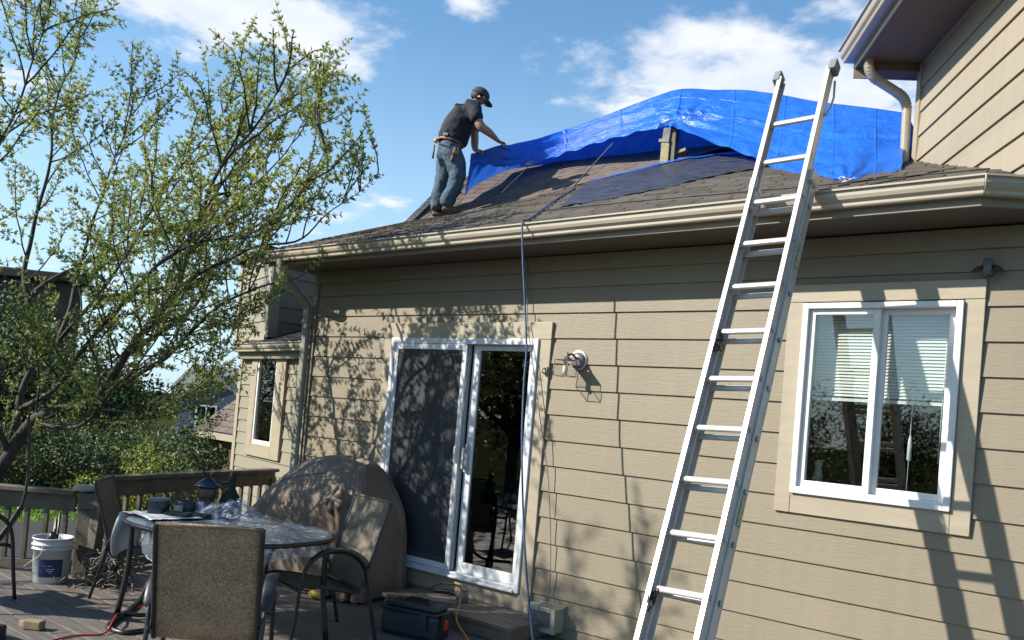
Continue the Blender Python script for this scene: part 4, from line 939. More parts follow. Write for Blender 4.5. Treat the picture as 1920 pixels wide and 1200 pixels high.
# ---------------------------------------------------------------- grill under its cover
gr = thing('covered_grill', 'barbecue grill under a brown vinyl cover against the house wall', 'grill', (-6.45, -.45, 0))
m = MB(); rows = []; NA = 150
levels = [(0.0, 0), (.04, 0), (.12, 0), (.22, 0), (.32, 0), (.42, 0), (.52, 0), (.60, 0), (.68, 0), (.76, 0), (.84, .12), (.90, .26), (.95, .40), (.99, .55), (1.02, .70), (1.04, .84), (1.05, .93), (1.05, 1.0)]
for li, (t, ins) in enumerate(levels):
    r = []
    for i in range(NA):
        th = 2*math.pi*i/NA; c_, s_ = math.cos(th), math.sin(th); e = .30
        ux, uy = math.copysign(abs(c_)**e, c_), math.copysign(abs(s_)**e, s_)
        x = -6.42+.87*ux*(1-ins*.30); y = -.41+.32*uy*(1-ins*.80)
        top = np.interp(x, [-7.35, -7.15, -6.85, -6.6, -6.3, -5.90, -5.74, -5.56], [.60, .70, .93, 1.12, 1.20, 1.18, 1.12, .93])
        z = top*min(1, t/1.02) if ins == 0 else top*(.76+.24*math.sin(min(1, ins*1.15)*math.pi/2))
        if ins == 0: z = min(z, top*.74*t/.76)
        f = (1-t/1.1)
        ph = i*.0+6*nz(th*2.2, t*.8, 1)
        k = .040*f*math.sin(th*13+ph)+.014*nz(th*5, t*4, 3)+.03*nz(th*2, t*2, 7)*f
        rk = math.hypot(x+5.80, z-.87); ak = math.atan2(z-.87, x+5.80)
        if uy < 0: k += .030*(abs(math.sin(ak*4.5+.6))-.5)*math.exp(-rk*1.1)*min(1, rk*5)*2*f+.012*(abs(math.sin(ak*9+2))-.5)*math.exp(-rk*2)
        # gathered knot on the front
        kx, kz = x+5.80, z-.87
        g = math.exp(-(kx*kx*60+kz*kz*40)) if uy < -.3 else 0
        y -= .05*g; k -= .03*math.exp(-(kx*kx*25))*max(0, 1-z/.85)*(uy < -.3)
        flare = .035*f
        x += (k+flare)*ux; y += (k+flare)*uy; y = min(y, -.035)
        z += .010*nz(x*6, y*6, 2)*(ins > 0)
        r.append((x, y, max(.004, z)+ (.02+.025*nz(th*4, 0, 5) if li == 0 else 0)))
    rows.append(r)
m.grid(rows, closed=True); o = len(m.v)-NA; m.f.append(tuple(range(o, o+NA))); m.sm.append(True); m.mi.append(0)
m.build('cover', 'cover', gr, sub=1)
m = MB(); random.seed(3); kp = Vector((-5.80, -.755, .87))
for a, l in ((200, .12), (250, .15), (20, .10), (-40, .14), (90, .10)):
    d = Vector((math.cos(R(a)), -.15, math.sin(R(a)))); s = d.cross(Vector((0, 1, 0))).normalized()
    m.grid([[kp+s*.012+Vector((0, -.02, 0)), kp+Vector((0, -.035, 0)), kp-s*.012+Vector((0, -.02, 0))], [kp+d*l*.6+s*.05, kp+d*l*.6+Vector((0, -.045, 0)), kp+d*l*.6-s*.04], [kp+d*l+s*.065, kp+d*l+Vector((0, .0, 0)), kp+d*l-s*.05]])
m.build('knot', 'cover', gr, solid=.004)
hemr = [Vector(p)+Vector((0, 0, .004)) for p in rows[1]]; m = MB(); m.tube(hemr+[hemr[0]], .006, 6); m.build('hem', 'cover', gr)
sm = rows[11]; m = MB(); m.tube([Vector(p) for p in sm]+[Vector(sm[0])], .0035, 6); m.build('seam', 'cover', gr)
m = MB(); m.tube([(-5.95, -.80, .03), (-5.9, -.82, .035), (-5.8, -.81, .03)], .03, 8); m.build('wheel_foot', 'yellow', gr)

# ---------------------------------------------------------------- bucket
bk = thing('bucket', 'white plastic bucket with dark blue label beside the railing post', 'bucket', (-7.42, -2.34, 0)); c = (-7.42, -2.34, 0)
pr = [(.128, .0), (.134, .006), (.146, .27), (.160, .272), (.160, .282), (.148, .288), (.149, .305), (.163, .307), (.163, .317), (.150, .323), (.150, .350), (.160, .354), (.160, .366), (.146, .366), (.132, .02), (0, .02)]
m = MB(); m.lathe(pr, c, 44); m.build('body', 'bucketw', bk)
def arcpatch(a0, a1, z0, z1, off):
    rr = lambda z: .1345+(z-.006)*.0455+off
    return [[(c[0]+rr(z)*math.cos(R(a)), c[1]+rr(z)*math.sin(R(a)), z) for a in np.linspace(a0, a1, 14)] for z in (z0, z1)]
m = MB(); m.grid(arcpatch(-62, 12, .055, .20, .0012)); m.build('label', 'label', bk)
m = MB()
for a0, a1, z in ((-45, -38, .145), (-34, -22, .145), (-40, -12, .12), (-36, -16, .105), (-30, -20, .09)): m.grid(arcpatch(a0, a1, z, z+.005, .0022))
m.build('label_print', 'bucketw', bk)
m = MB(); m.grid(arcpatch(-118, -88, .06, .22, .0012)); m.build('side_print', mat('faded_print', (.32, .36, .44), .5, .5, 60), bk)
m = MB(); m.tube(resample([(c[0]+.10, c[1]-.125, .31), (c[0]+.12, c[1]-.15, .24), (c[0]+.02, c[1]-.20, .16), (c[0]-.10, c[1]-.17, .10), (c[0]-.155, c[1]-.06, .09)], 24), .0028, 6); m.build('bail_handle', 'alu_dull', bk)
tl = MB()
for dx, dy, h in ((-.04, .02, .50), (-.015, .03, .56), (.01, .0, .52)): tl.tube([(c[0]+dx, c[1]+dy, .03), (c[0]+dx*1.8, c[1]+dy*1.5, h)], .009, 6)
tl.tube([(c[0]-.06, c[1], .30), (c[0]-.03, c[1]+.01, .39)], .03, 8)
tag(tl.build('garden_stakes', 'black'), 'bundle of thin dark stakes standing in the white bucket', 'stakes')
m = MB(); m.tube(resample([(-7.62, -2.55, 1.35), (-7.60, -2.52, 1.0), (-7.55, -2.56, .62), (-7.62, -2.66, .38), (-7.70, -2.80, .02)], 24), .012, 8); m.tube(resample([(-7.56, -2.56, .6), (-7.60, -2.62, .45), (-7.66, -2.72, .25)], 10), .024, 8)
tag(m.build('plant_hook_pole', 'black'), 'tall thin black pole standing left of the white bucket', 'pole')
m = MB(); random.seed(11)
for k in range(70):
    p = Vector((-7.12+random.gauss(0, .13), -2.03+random.gauss(0, .12), abs(random.gauss(.07, .09))+.01)); q = [p]
    for _ in range(5): q.append(q[-1]+Vector((random.uniform(-.07, .07), random.uniform(-.07, .07), random.uniform(-.05, .055)))); q[-1].z = max(.008, q[-1].z)
    m.tube(resample(q, 14), random.uniform(.003, .007), 5)
for k in range(30):
    p = Vector((-7.02+random.gauss(0, .04), -1.90+random.gauss(0, .05), random.uniform(.05, .42))); q = [p]
    for _ in range(4): q.append(q[-1]+Vector((random.uniform(-.05, .05), random.uniform(-.05, .05), random.uniform(-.05, .05))))
    m.tube(resample(q, 12), random.uniform(.003, .006), 5)
tag(m.build('dry_vine', 'vine'), 'tangle of dry brown vine heaped at the foot of the railing post', 'dry vine')

# ---------------------------------------------------------------- tools on the deck
tx = thing('tool_case', 'dark navy plastic tool case with red latch on the deck', 'tool case', (-4.56, -.93, 0), R(13), local=True)
m = MB(); m.bb(-.24, .24, -.115, .115, .0, .19); m.build('body', 'navy', tx, bevel=.035)
m = MB(); m.bb(-.245, .245, -.12, .12, .185, .205); m.build('lid_rim', 'navy', tx, bevel=.008)
m = MB(); m.bb(-.22, .22, -.095, .095, .20, .245); m.build('lid', 'navy', tx, bevel=.02)
m = MB(); rect = bendpath([(-.12, -.03, .245), (-.10, .045, .262), (.10, .045, .262), (.12, -.03, .245)], .03); m.tube(rect, .011, 8); m.build('handle', 'blackp', tx)
m = MB(); m.bb(.238, .256, -.05, .05, .06, .20); m.build('latch_plate', 'blackp', tx, bevel=.004)
m = MB(); m.bb(.254, .268, -.026, .026, .085, .155); m.build('latch', 'red', tx, bevel=.006)
m = MB(); m.bb(.12, .17, -.135, -.115, .08, .20); m.build('side_clip', 'blackp', tx, bevel=.004)
ng = thing('nail_gun', 'pneumatic nail gun lying on the step behind the tool case', 'nail gun', (-4.72, -.42, .126))
b0 = Vector((-4.72, -.42, .126)); rz_ = Matrix.Rotation(R(18), 3, 'Z')
def ngp(x, y, z): return b0+rz_ @ Vector((x, y, z))
m = MB(); m.tube([ngp(.12, 0, .045), ngp(.12, 0, .14)], [.052, .048], 16); m.tube([ngp(.12, 0, .14), ngp(.12, 0, .155)], [.048, .03], 16); m.build('cylinder', 'grey', ng)
m = MB(); m.tube(resample([ngp(.09, 0, .10), ngp(0, .01, .11), ngp(-.13, .02, .10)], 10), [.02]*10, 10); m.build('grip', 'blackp', ng)
m = MB(); m.tube(resample([ngp(.10, -.02, .04), ngp(-.02, -.04, .035), ngp(-.17, -.05, .04), ngp(-.20, -.03, .05)], 10), [.022, .022, .022, .022, .022, .022, .024, .026, .026, .02], 10); m.build('magazine', 'grey', ng)
m = MB(); m.tube([ngp(-.20, -.04, .045), ngp(-.245, -.045, .048)], .030, 14); m.build('spool_cap', mat('olive_plastic', (.28, .26, .15), .5, .15, 9), ng)
m = MB(); m.tube(resample([ngp(-.22, .03, .09), ngp(-.10, .06, .155), ngp(.03, .05, .165), ngp(.12, .02, .15)], 14), .007, 8); m.build('air_whip', 'blackp', ng)
def hose(name, label, pts, r, mt, cat='hose', n=140):
    m = MB(); m.tube(resample(pts, n), r, 10); return tag(m.build(name, mt), label, cat)
hose('air_hose', 'orange air hose running from the nail gun past the tool case', [(-4.72, -.36, .28), (-4.60, -.44, .29), (-4.50, -.52, .24), (-4.40, -.66, .12), (-4.22, -.72, .02), (-4.05, -.85, .012), (-3.9, -1.2, .012), (-3.9, -1.6, .012)], .0065, 'orange')
hose('garden_hose', 'thick black hose looped on the deck left of the tan chair', [(-6.62, -1.92, .10), (-6.52, -2.0, .03), (-6.40, -2.10, .016), (-6.1, -2.35, .016), (-5.9, -2.55, .016), (-5.80, -2.63, .016), (-5.72, -2.64, .016), (-5.60, -2.60, .016), (-5.60, -2.42, .016), (-5.64, -2.3, .016), (-5.4, -2.2, .016)], .017, 'hoseblack')
hose('garden_hose', 'second black hose crossing the loop beside the tan chair', [(-6.0, -2.42, .045), (-5.95, -2.35, .03), (-5.92, -2.22, .017), (-5.7, -2.0, .016), (-5.4, -1.8, .016)], .016, 'hoseblack')
hose('air_line', 'thin red air line on the deck around the black hose loop', [(-5.3, -3.6, .008), (-5.62, -3.15, .008), (-5.72, -2.9, .008), (-5.67, -2.72, .01), (-5.80, -2.60, .05), (-5.95, -2.50, .05), (-6.12, -2.38, .01), (-6.22, -2.20, .01), (-6.15, -2.08, .04), (-5.9, -1.95, .02)], .006, 'hosered')
hose('electric_cord', 'thin dark blue cord lying across the deck below the railing', [(-7.2, -2.02, .006), (-6.9, -1.98, .006), (-6.75, -1.9, .006), (-6.6, -1.82, .006), (-6.3, -1.65, .006)], .006, 'navy', 'cord')
m = MB(); m.box((-6.02, -3.02, .032), (.12, .07, .06), Matrix.Rotation(R(35), 3, 'Z')); m.box((-6.09, -3.05, .03), (.05, .06, .045), Matrix.Rotation(R(10), 3, 'Z'))
tag(m.build('wood_offcut', 'wood', bevel=.008), 'short yellowish wood offcut lying on the deck boards', 'wood block')
m = MB(); m.box((-6.12, -3.42, .05), (.62, .17, .10), Matrix.Rotation(R(15), 3, 'Z')); tag(m.build('black_beam', 'blackp', bevel=.006), 'black rectangular case end at the bottom left corner', 'case')
m = MB(); m.box((-4.92, -1.06, .006), (.10, .03, .010)); tag(m.build('scrap', 'vine', bevel=.002), 'small grey scrap left of the tool case', 'scrap')
#PART4
# ---------------------------------------------------------------- person
G0 = Vector((-7.049, 1.5, 3.908)); PR = Vector((.767, .641, 0)); PF = Vector((-.641, .767, 0))
def pp(a, b, c): return G0+PR*a+PF*b+Vector((0, 0, c))
def skin(name, nodes, edges, mt, parent, root=0, sub=2, vox=.016, sm=8):
    me = bpy.data.meshes.new(name); me.from_pydata([tuple(pp(*n[:3])) for n in nodes], edges, [])
    o = bpy.data.objects.new(name, me); COL.objects.link(o)
    sk = o.modifiers.new('skin', 'SKIN'); sk.use_smooth_shade = True; sk.branch_smoothing = .6
    lay = me.skin_vertices[0].data if me.skin_vertices else None
    if lay is None:
        bm = bmesh.new(); bm.from_mesh(me); bm.verts.layers.skin.verify(); bm.to_mesh(me); bm.free(); lay = me.skin_vertices[0].data
    for i, n in enumerate(nodes):
        r = n[3]; lay[i].radius = r if isinstance(r, tuple) else (r, r); lay[i].use_root = (i == root)
    s2 = o.modifiers.new('sub', 'SUBSURF'); s2.levels = sub; s2.render_levels = sub
    if vox: rm = o.modifiers.new('rm', 'REMESH'); rm.mode = 'VOXEL'; rm.voxel_size = vox; rm.use_smooth_shade = True
    if sm: q_ = o.modifiers.new('smooth', 'SMOOTH'); q_.iterations = sm; q_.factor = .5
    bpy.context.view_layer.update(); dg = bpy.context.evaluated_depsgraph_get()
    nm = bpy.data.meshes.new_from_object(o.evaluated_get(dg)); nm.name = name
    bpy.data.objects.remove(o); q = bpy.data.objects.new(name, nm); COL.objects.link(q)
    nm.materials.clear(); nm.materials.append(MT[mt]); nm.polygons.foreach_set('use_smooth', [True]*len(nm.polygons))
    if parent: q.parent = parent
    return q
def wrinkle(o, amp, sc):
    for v in o.data.vertices:
        n = nz(v.co.x*sc, v.co.y*sc, v.co.z*sc*1.6); n2 = 1-2*abs(nz(v.co.x*sc*2+5, v.co.y*sc*2, v.co.z*sc*3)); v.co += v.normal*(amp*n+amp*.6*n2)
B = [(.02, 0, .80, .11), (.03, 0, .93, .10), (.11, 0, 1.11, .115), (.185, 0, 1.24, .10), (.245, 0, 1.315, .072), (.275, 0, 1.35, .068), (.305, 0, 1.385, .092), (.300, 0, 1.44, .070),   # 7 head top
     (.235, -.165, 1.245, .058), (.335, -.235, .985, .056), (.45, -.185, .935, .046), (.545, -.06, .895, .024), (.575, -.02, .885, .026),   # 12 palm
     (.230, .165, 1.25, .056), (.255, .23, 1.0, .055), (.275, .17, .85, .042), (.305, .09, .805, .024), (.325, .07, .797, .026),   # 17 far palm
     (.06, -.085, .73, .085), (.14, -.10, .41, .055), (.0, -.10, .09, .040), (.01, .085, .73, .085), (-.06, .10, .39, .055), (-.12, .10, .05, .040),
     (.352, 0, 1.345, .042), (.385, 0, 1.365, .014)]
Ed = [(0, 1), (1, 2), (2, 3), (3, 4), (4, 5), (5, 6), (6, 7), (3, 8), (8, 9), (9, 10), (10, 11), (11, 12), (3, 13), (13, 14), (14, 15), (15, 16), (16, 17), (0, 18), (18, 19), (19, 20), (0, 21), (21, 22), (22, 23), (6, 24), (6, 25)]
# fingers curled around the hem
for base, dirn, idx in ((12, 1, 0), (17, 1, 1)):
    bx, by, bz = B[base][:3]
    for k in range(4):
        oy = -.026+.0175*k; l = (.030, .034, .031, .024)[k]; i = len(B)
        B += [(bx+.020, by+oy, bz+.004, .0095), (bx+.020+l, by+oy, bz-.004, .0085), (bx+.024+l, by+oy, bz-.028, .0078), (bx+.008+l*.7, by+oy, bz-.043, .007)]
        Ed += [(base, i), (i, i+1), (i+1, i+2), (i+2, i+3)]
    i = len(B); B += [(bx+.004, by-.034, bz-.012, .011), (bx+.026, by-.040, bz-.034, .009)]; Ed += [(base, i), (i, i+1)]
man = skin('person', B, Ed, 'skin', None, vox=0, sm=0)
tag(man, 'man in dark t-shirt, jeans and cap bending to pull the blue tarp on the roof', 'person')
sh = skin('t_shirt', [(.0, 0, .80, (.185, .195)), (.03, 0, .93, (.175, .185)), (.085, 0, 1.07, (.190, .200)), (.15, 0, 1.18, (.185, .195)), (.205, 0, 1.255, (.140, .150)), (.24, 0, 1.315, .072),
     (.225, -.155, 1.225, .105), (.275, -.215, 1.13, .088), (.31, -.235, 1.03, .080), (.225, .155, 1.23, .105), (.24, .215, 1.13, .088), (.25, .235, 1.05, .078)],
     [(0, 1), (1, 2), (2, 3), (3, 4), (4, 5), (4, 6), (6, 7), (7, 8), (4, 9), (9, 10), (10, 11)], 'shirt', man)
wrinkle(sh, .011, 8)
jn = skin('jeans', [(.0, 0, .79, (.180, .190)), (.015, 0, .90, (.165, .175)), (.03, -.085, .70, (.140, .140)), (.10, -.095, .56, .118), (.135, -.10, .42, .100), (.07, -.10, .24, .092), (.0, -.10, .07, .088),
     (-.03, .085, .70, (.135, .135)), (-.05, .095, .55, .110), (-.065, .10, .38, .098), (-.095, .10, .20, .092), (-.12, .10, .045, .085)],
     [(0, 1), (0, 2), (2, 3), (3, 4), (4, 5), (5, 6), (0, 7), (7, 8), (8, 9), (9, 10), (10, 11)], 'denim', man)
wrinkle(jn, .014, 8)
for (x0, y0_, z0_), (x1_, y1_, z1_) in (((.0, -.10, .035), (.20, -.105, .060)), ((-.13, .10, .012), (.04, .10, .03))):
    s_ = skin('shoe', [(x0-.03, y0_, z0_+.015, (.036, .034)), ((x0*2+x1_)/3, y0_, (z0_*2+z1_)/3+.012, (.038, .034)), ((x0+2*x1_)/3, y1_, (z0_+2*z1_)/3, (.036, .042)), (x1_, y1_, z1_-.006, (.026, .036))], [(0, 1), (1, 2), (2, 3)], 'shoe', man, vox=.009, sm=3)
m = MB(); hc = pp(.300, 0, 1.425); ax = (PR*math.cos(R(-28))+Vector((0, 0, math.sin(R(-28))))); up = (PR*math.sin(R(28))+Vector((0, 0, math.cos(R(28)))));
def ell(c, a, b, d, t0, t1, nn=14, mm=24):
    return [[c+ax*a*math.cos(2*math.pi*j/mm)*math.cos(t)+PF*b*math.sin(2*math.pi*j/mm)*math.cos(t)+up*d*math.sin(t) for j in range(mm)] for t in np.linspace(t0, t1, nn)]
m.grid(ell(hc, .108, .090, .085, -.12, math.pi/2*.99), closed=True)
m.build('cap', 'cap', man, solid=.004)
m = MB(); rows = []
for i in range(9):
    t = i/8; r = []
    for j in range(15):
        a = R(-62+124*j/14); rad = .100+.085*t*math.cos(a*.9)**.6
        r.append(hc+ax*math.cos(a)*rad+PF*math.sin(a)*rad*.84-up*(.008+.030*t*t+.010*(1-math.cos(a))*2))
    rows.append(r)
m.grid(rows); m.build('cap_brim', 'cap', man, solid=.004)
m = MB(); m.grid(ell(hc-up*.028-ax*.010, .094, .083, .080, -.75, .5), closed=True)
hr = m.build('hair', 'hair', man)
me_ = hr.data; bm = bmesh.new(); bm.from_mesh(me_); bmesh.ops.delete(bm, geom=[v for v in bm.verts if (v.co-hc).dot(ax) > .028 and (v.co-hc).dot(up) < -.0], context='VERTS'); bm.to_mesh(me_); bm.free()
m = MB()
for s in (-1, 1): m.tube([hc-up*.052+PF*s*.080+ax*.018, hc-up*.052+PF*s*.094+ax*.010], [.024, .016], 12, flat=.6)
m.build('ear', 'skin', man)
m = MB(); 
for s in (-1, 1): m.tube([hc-up*.050+PF*s*.030+ax*.074, hc-up*.050+PF*s*.030+ax*.088], [.010, .006], 10)
m.build('eye', 'hair', man)
m = MB(); m.tube([hc-up*.105+PF*-.016+ax*.078, hc-up*.108+PF*.016+ax*.078], .005, 8); m.build('mouth', mat('lip', (.30, .12, .09), .5, .1, 9), man)
m = MB(); ring = [pp(.005+.142*math.cos(a), .148*math.sin(a), .845-.03*math.cos(a)) for a in np.linspace(0, 2*math.pi, 30)]; m.tube(ring, .012, 8, flat=1.6); m.build('belt', 'leather', man)
m = MB(); m.tube(resample([pp(-.16, -.03, .845), pp(-.13, -.11, .80), pp(-.02, -.175, .745), pp(.05, -.175, .72)], 14), .012, 8, flat=.5); bt = m.build('tool_strap', 'blackp', man)
m = MB(); m.tube([pp(-.175, -.03, .825), pp(-.155, -.03, .865)], .026, 10); m.build('tape_measure', 'yellow', man)
m = MB(); m.tube([pp(-.18, -.02, .80), pp(-.185, -.02, .64)], [.010, .012], 8); m.build('hammer_handle', 'leather', man)
m = MB(); m.tube([pp(.075, -.185, .74), pp(.055, -.20, .64)], .012, 8); m.tube([pp(.075, -.185, .74), pp(.085, -.20, .65)], .010, 8); m.tube([pp(.055, -.20, .64), pp(.045, -.205, .57)], .014, 8); m.build('pliers', 'leather', man)
m = MB(); m.tube([pp(.07, -.18, .70), pp(.11, -.19, .66)], .015, 8); m.tube([pp(.10, -.18, .735), pp(.12, -.18, .62)], .007, 8); m.build('pouch', 'wood', man)
m = MB(); m.box(pp(-.05, -.148, .89), (.05, .03, .03), Matrix.Rotation(R(40), 3, 'Z')); m.build('belt_clip', 'alu', man, bevel=.003)
#PART5
# ---------------------------------------------------------------- foliage
rng = np.random.default_rng(5)
class Leaves:
    def __init__(s): s.P = []; s.D = []; s.L = []; s.Wd = []; s.M = []
    def add(s, p, d, l, w, mi): s.P.append(p); s.D.append(d); s.L.append(l); s.Wd.append(w); s.M.append(mi)
    def build(s, name, mats, parent, kind=None):
        P = np.concatenate(s.P); D = np.concatenate(s.D); L = np.concatenate(s.L)[:, None]; Wd = np.concatenate(s.Wd)[:, None]; M_ = np.concatenate(s.M)
        off = np.zeros(3); p = parent
        while p is not None: off += np.array(p.location); p = p.parent
        P = P-off; D = D/np.linalg.norm(D, axis=1, keepdims=True)
        rv = rng.normal(size=D.shape); S = np.cross(D, rv); S /= np.linalg.norm(S, axis=1, keepdims=True)+1e-9; Nn = np.cross(D, S)
        a = P; b = P+D*L*.5+S*Wd*.5+Nn*Wd*.12; c = P+D*L; d = P+D*L*.5-S*Wd*.5+Nn*Wd*.12
        V = np.stack([a, b, c, d], 1).reshape(-1, 3); n = len(P)
        me = bpy.data.meshes.new(name); me.vertices.add(n*4); me.vertices.foreach_set('co', V.astype(np.float32).ravel())
        me.loops.add(n*4); me.loops.foreach_set('vertex_index', np.arange(n*4, dtype=np.int32)); me.polygons.add(n)
        me.polygons.foreach_set('loop_start', np.arange(0, n*4, 4, dtype=np.int32)); me.polygons.foreach_set('loop_total', np.full(n, 4, dtype=np.int32))
        for q in mats: me.materials.append(MT[q])
        me.polygons.foreach_set('material_index', M_.astype(np.int32)); me.update(calc_edges=True); me.validate()
        o = bpy.data.objects.new(name, me); COL.objects.link(o); o.parent = parent
        return o
def rdir(d, ang, rnd):
    d = Vector(d).normalized(); a = d.orthogonal().normalized(); b = d.cross(a); t = rnd.uniform(0, 2*math.pi)
    return (d*math.cos(ang)+(a*math.cos(t)+b*math.sin(t))*math.sin(ang)).normalized()
def leaf_twig(LV, pts, rnd, dens, size, pale):
    """pinnate leaflets along a twig"""
    P = np.array([tuple(p) for p in pts]); seg = np.diff(P, axis=0); ln = np.linalg.norm(seg, axis=1); tot = ln.sum(); n = max(2, int(tot*dens))
    t = rng.uniform(.08, 1.0, n)*tot; t = np.clip((np.floor(t/.055)+.5)*.055+rng.normal(0, .006, n), .01, tot*.999); cum = np.concatenate([[0], np.cumsum(ln)]); k = np.clip(np.searchsorted(cum, t)-1, 0, len(seg)-1)
    f = (t-cum[k])/ln[k]; Q = P[k]+seg[k]*f[:, None]; D = seg[k]/ln[k][:, None]
    side = rng.normal(size=D.shape); side -= D*(side*D).sum(1, keepdims=True); side /= np.linalg.norm(side, axis=1, keepdims=True)
    dirn = D*.55+side*.8+rng.normal(0, .15, D.shape); dirn[:, 2] += .05
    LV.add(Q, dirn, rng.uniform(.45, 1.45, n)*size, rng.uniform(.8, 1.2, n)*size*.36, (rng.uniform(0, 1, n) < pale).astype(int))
def grow(parent, limbs, LV, seed, r_of, l1=(.5, 1.25), sp1=.165, sp2=.105, l2=(.16, .42), start=.2, dens=150, size=.043, ok=lambda p: True, pale=lambda p: .2, barkm='bark'):
    rnd = random.Random(seed)
    for li, lm_ in enumerate(limbs):
        pts = resample(lm_, max(14, len(lm_)*5)); n = len(pts); r0, r1 = r_of(li)
        pts = [p+Vector((nz(p.x*2, p.y*2, p.z*2+li), nz(p.x*2+9, p.y*2, p.z*2), nz(p.x*2, p.y*2+7, p.z*2)))*.05*(1 if i > 1 else 0) for i, p in enumerate(pts)]
        m = MB(); m.tube(pts, [r1*.55+(r0-r1*.55)*(1-i/(n-1))**1.5 for i in range(n)], 9)
        acc = 0
        for i in range(1, n):
            acc += (pts[i]-pts[i-1]).length; fr = i/(n-1)
            if fr < start or acc < sp1: continue
            acc = 0
            for rep_ in range(2 if fr > .45 else 1):
                base = pts[i]; d0 = (pts[min(i+1, n-1)]-pts[i-1]).normalized(); d = rdir(d0, R(rnd.uniform(28, 62)), rnd); d = (d+Vector((0, 0, .18))).normalized()
                L = rnd.uniform(*l1)*(1.15-.55*fr); k = 7; b = [base]; dd = d
                for s in range(k):
                    dd = (dd+Vector((rnd.uniform(-.2, .2), rnd.uniform(-.2, .2), rnd.uniform(-.12, .22)))).normalized(); b.append(b[-1]+dd*L/k)
                if not ok(b[-1]) or not ok(b[4]): continue
                m.tube(b, [max(.0035, r1*.8*(1-.75*s/k)+.003) for s in range(k+1)], 5, caps=False)
                leaf_twig(LV, b[3:], rnd, dens*.7, size, pale(b[-1]))
                s2 = 0
                for s in range(1, k+1):
                    s2 += L/k
                    while s2 > sp2:
                        s2 -= sp2; dt = rdir(b[s]-b[s-1], R(rnd.uniform(30, 70)), rnd); dt = (dt+Vector((0, 0, .15))).normalized(); l = rnd.uniform(*l2)
                        q = [b[s], b[s]+dt*l*.5+Vector((0, 0, rnd.uniform(-.01, .02))), b[s]+dt*l]
                        if not ok(q[-1]): continue
                        m.tube(q, [.003, .0022, .001], 4, caps=False); leaf_twig(LV, q, rnd, dens, size, pale(q[-1]))
        leaf_twig(LV, pts[-6:], rnd, dens, size, .4)
        m.build('trunk' if li == 0 else 'limb', barkm, parent)
tree = thing('honey_locust_tree', 'large feathery tree with dark spreading limbs filling the left side beside the house', 'tree', (-9.2, -2.5, -.8))
LV = Leaves()
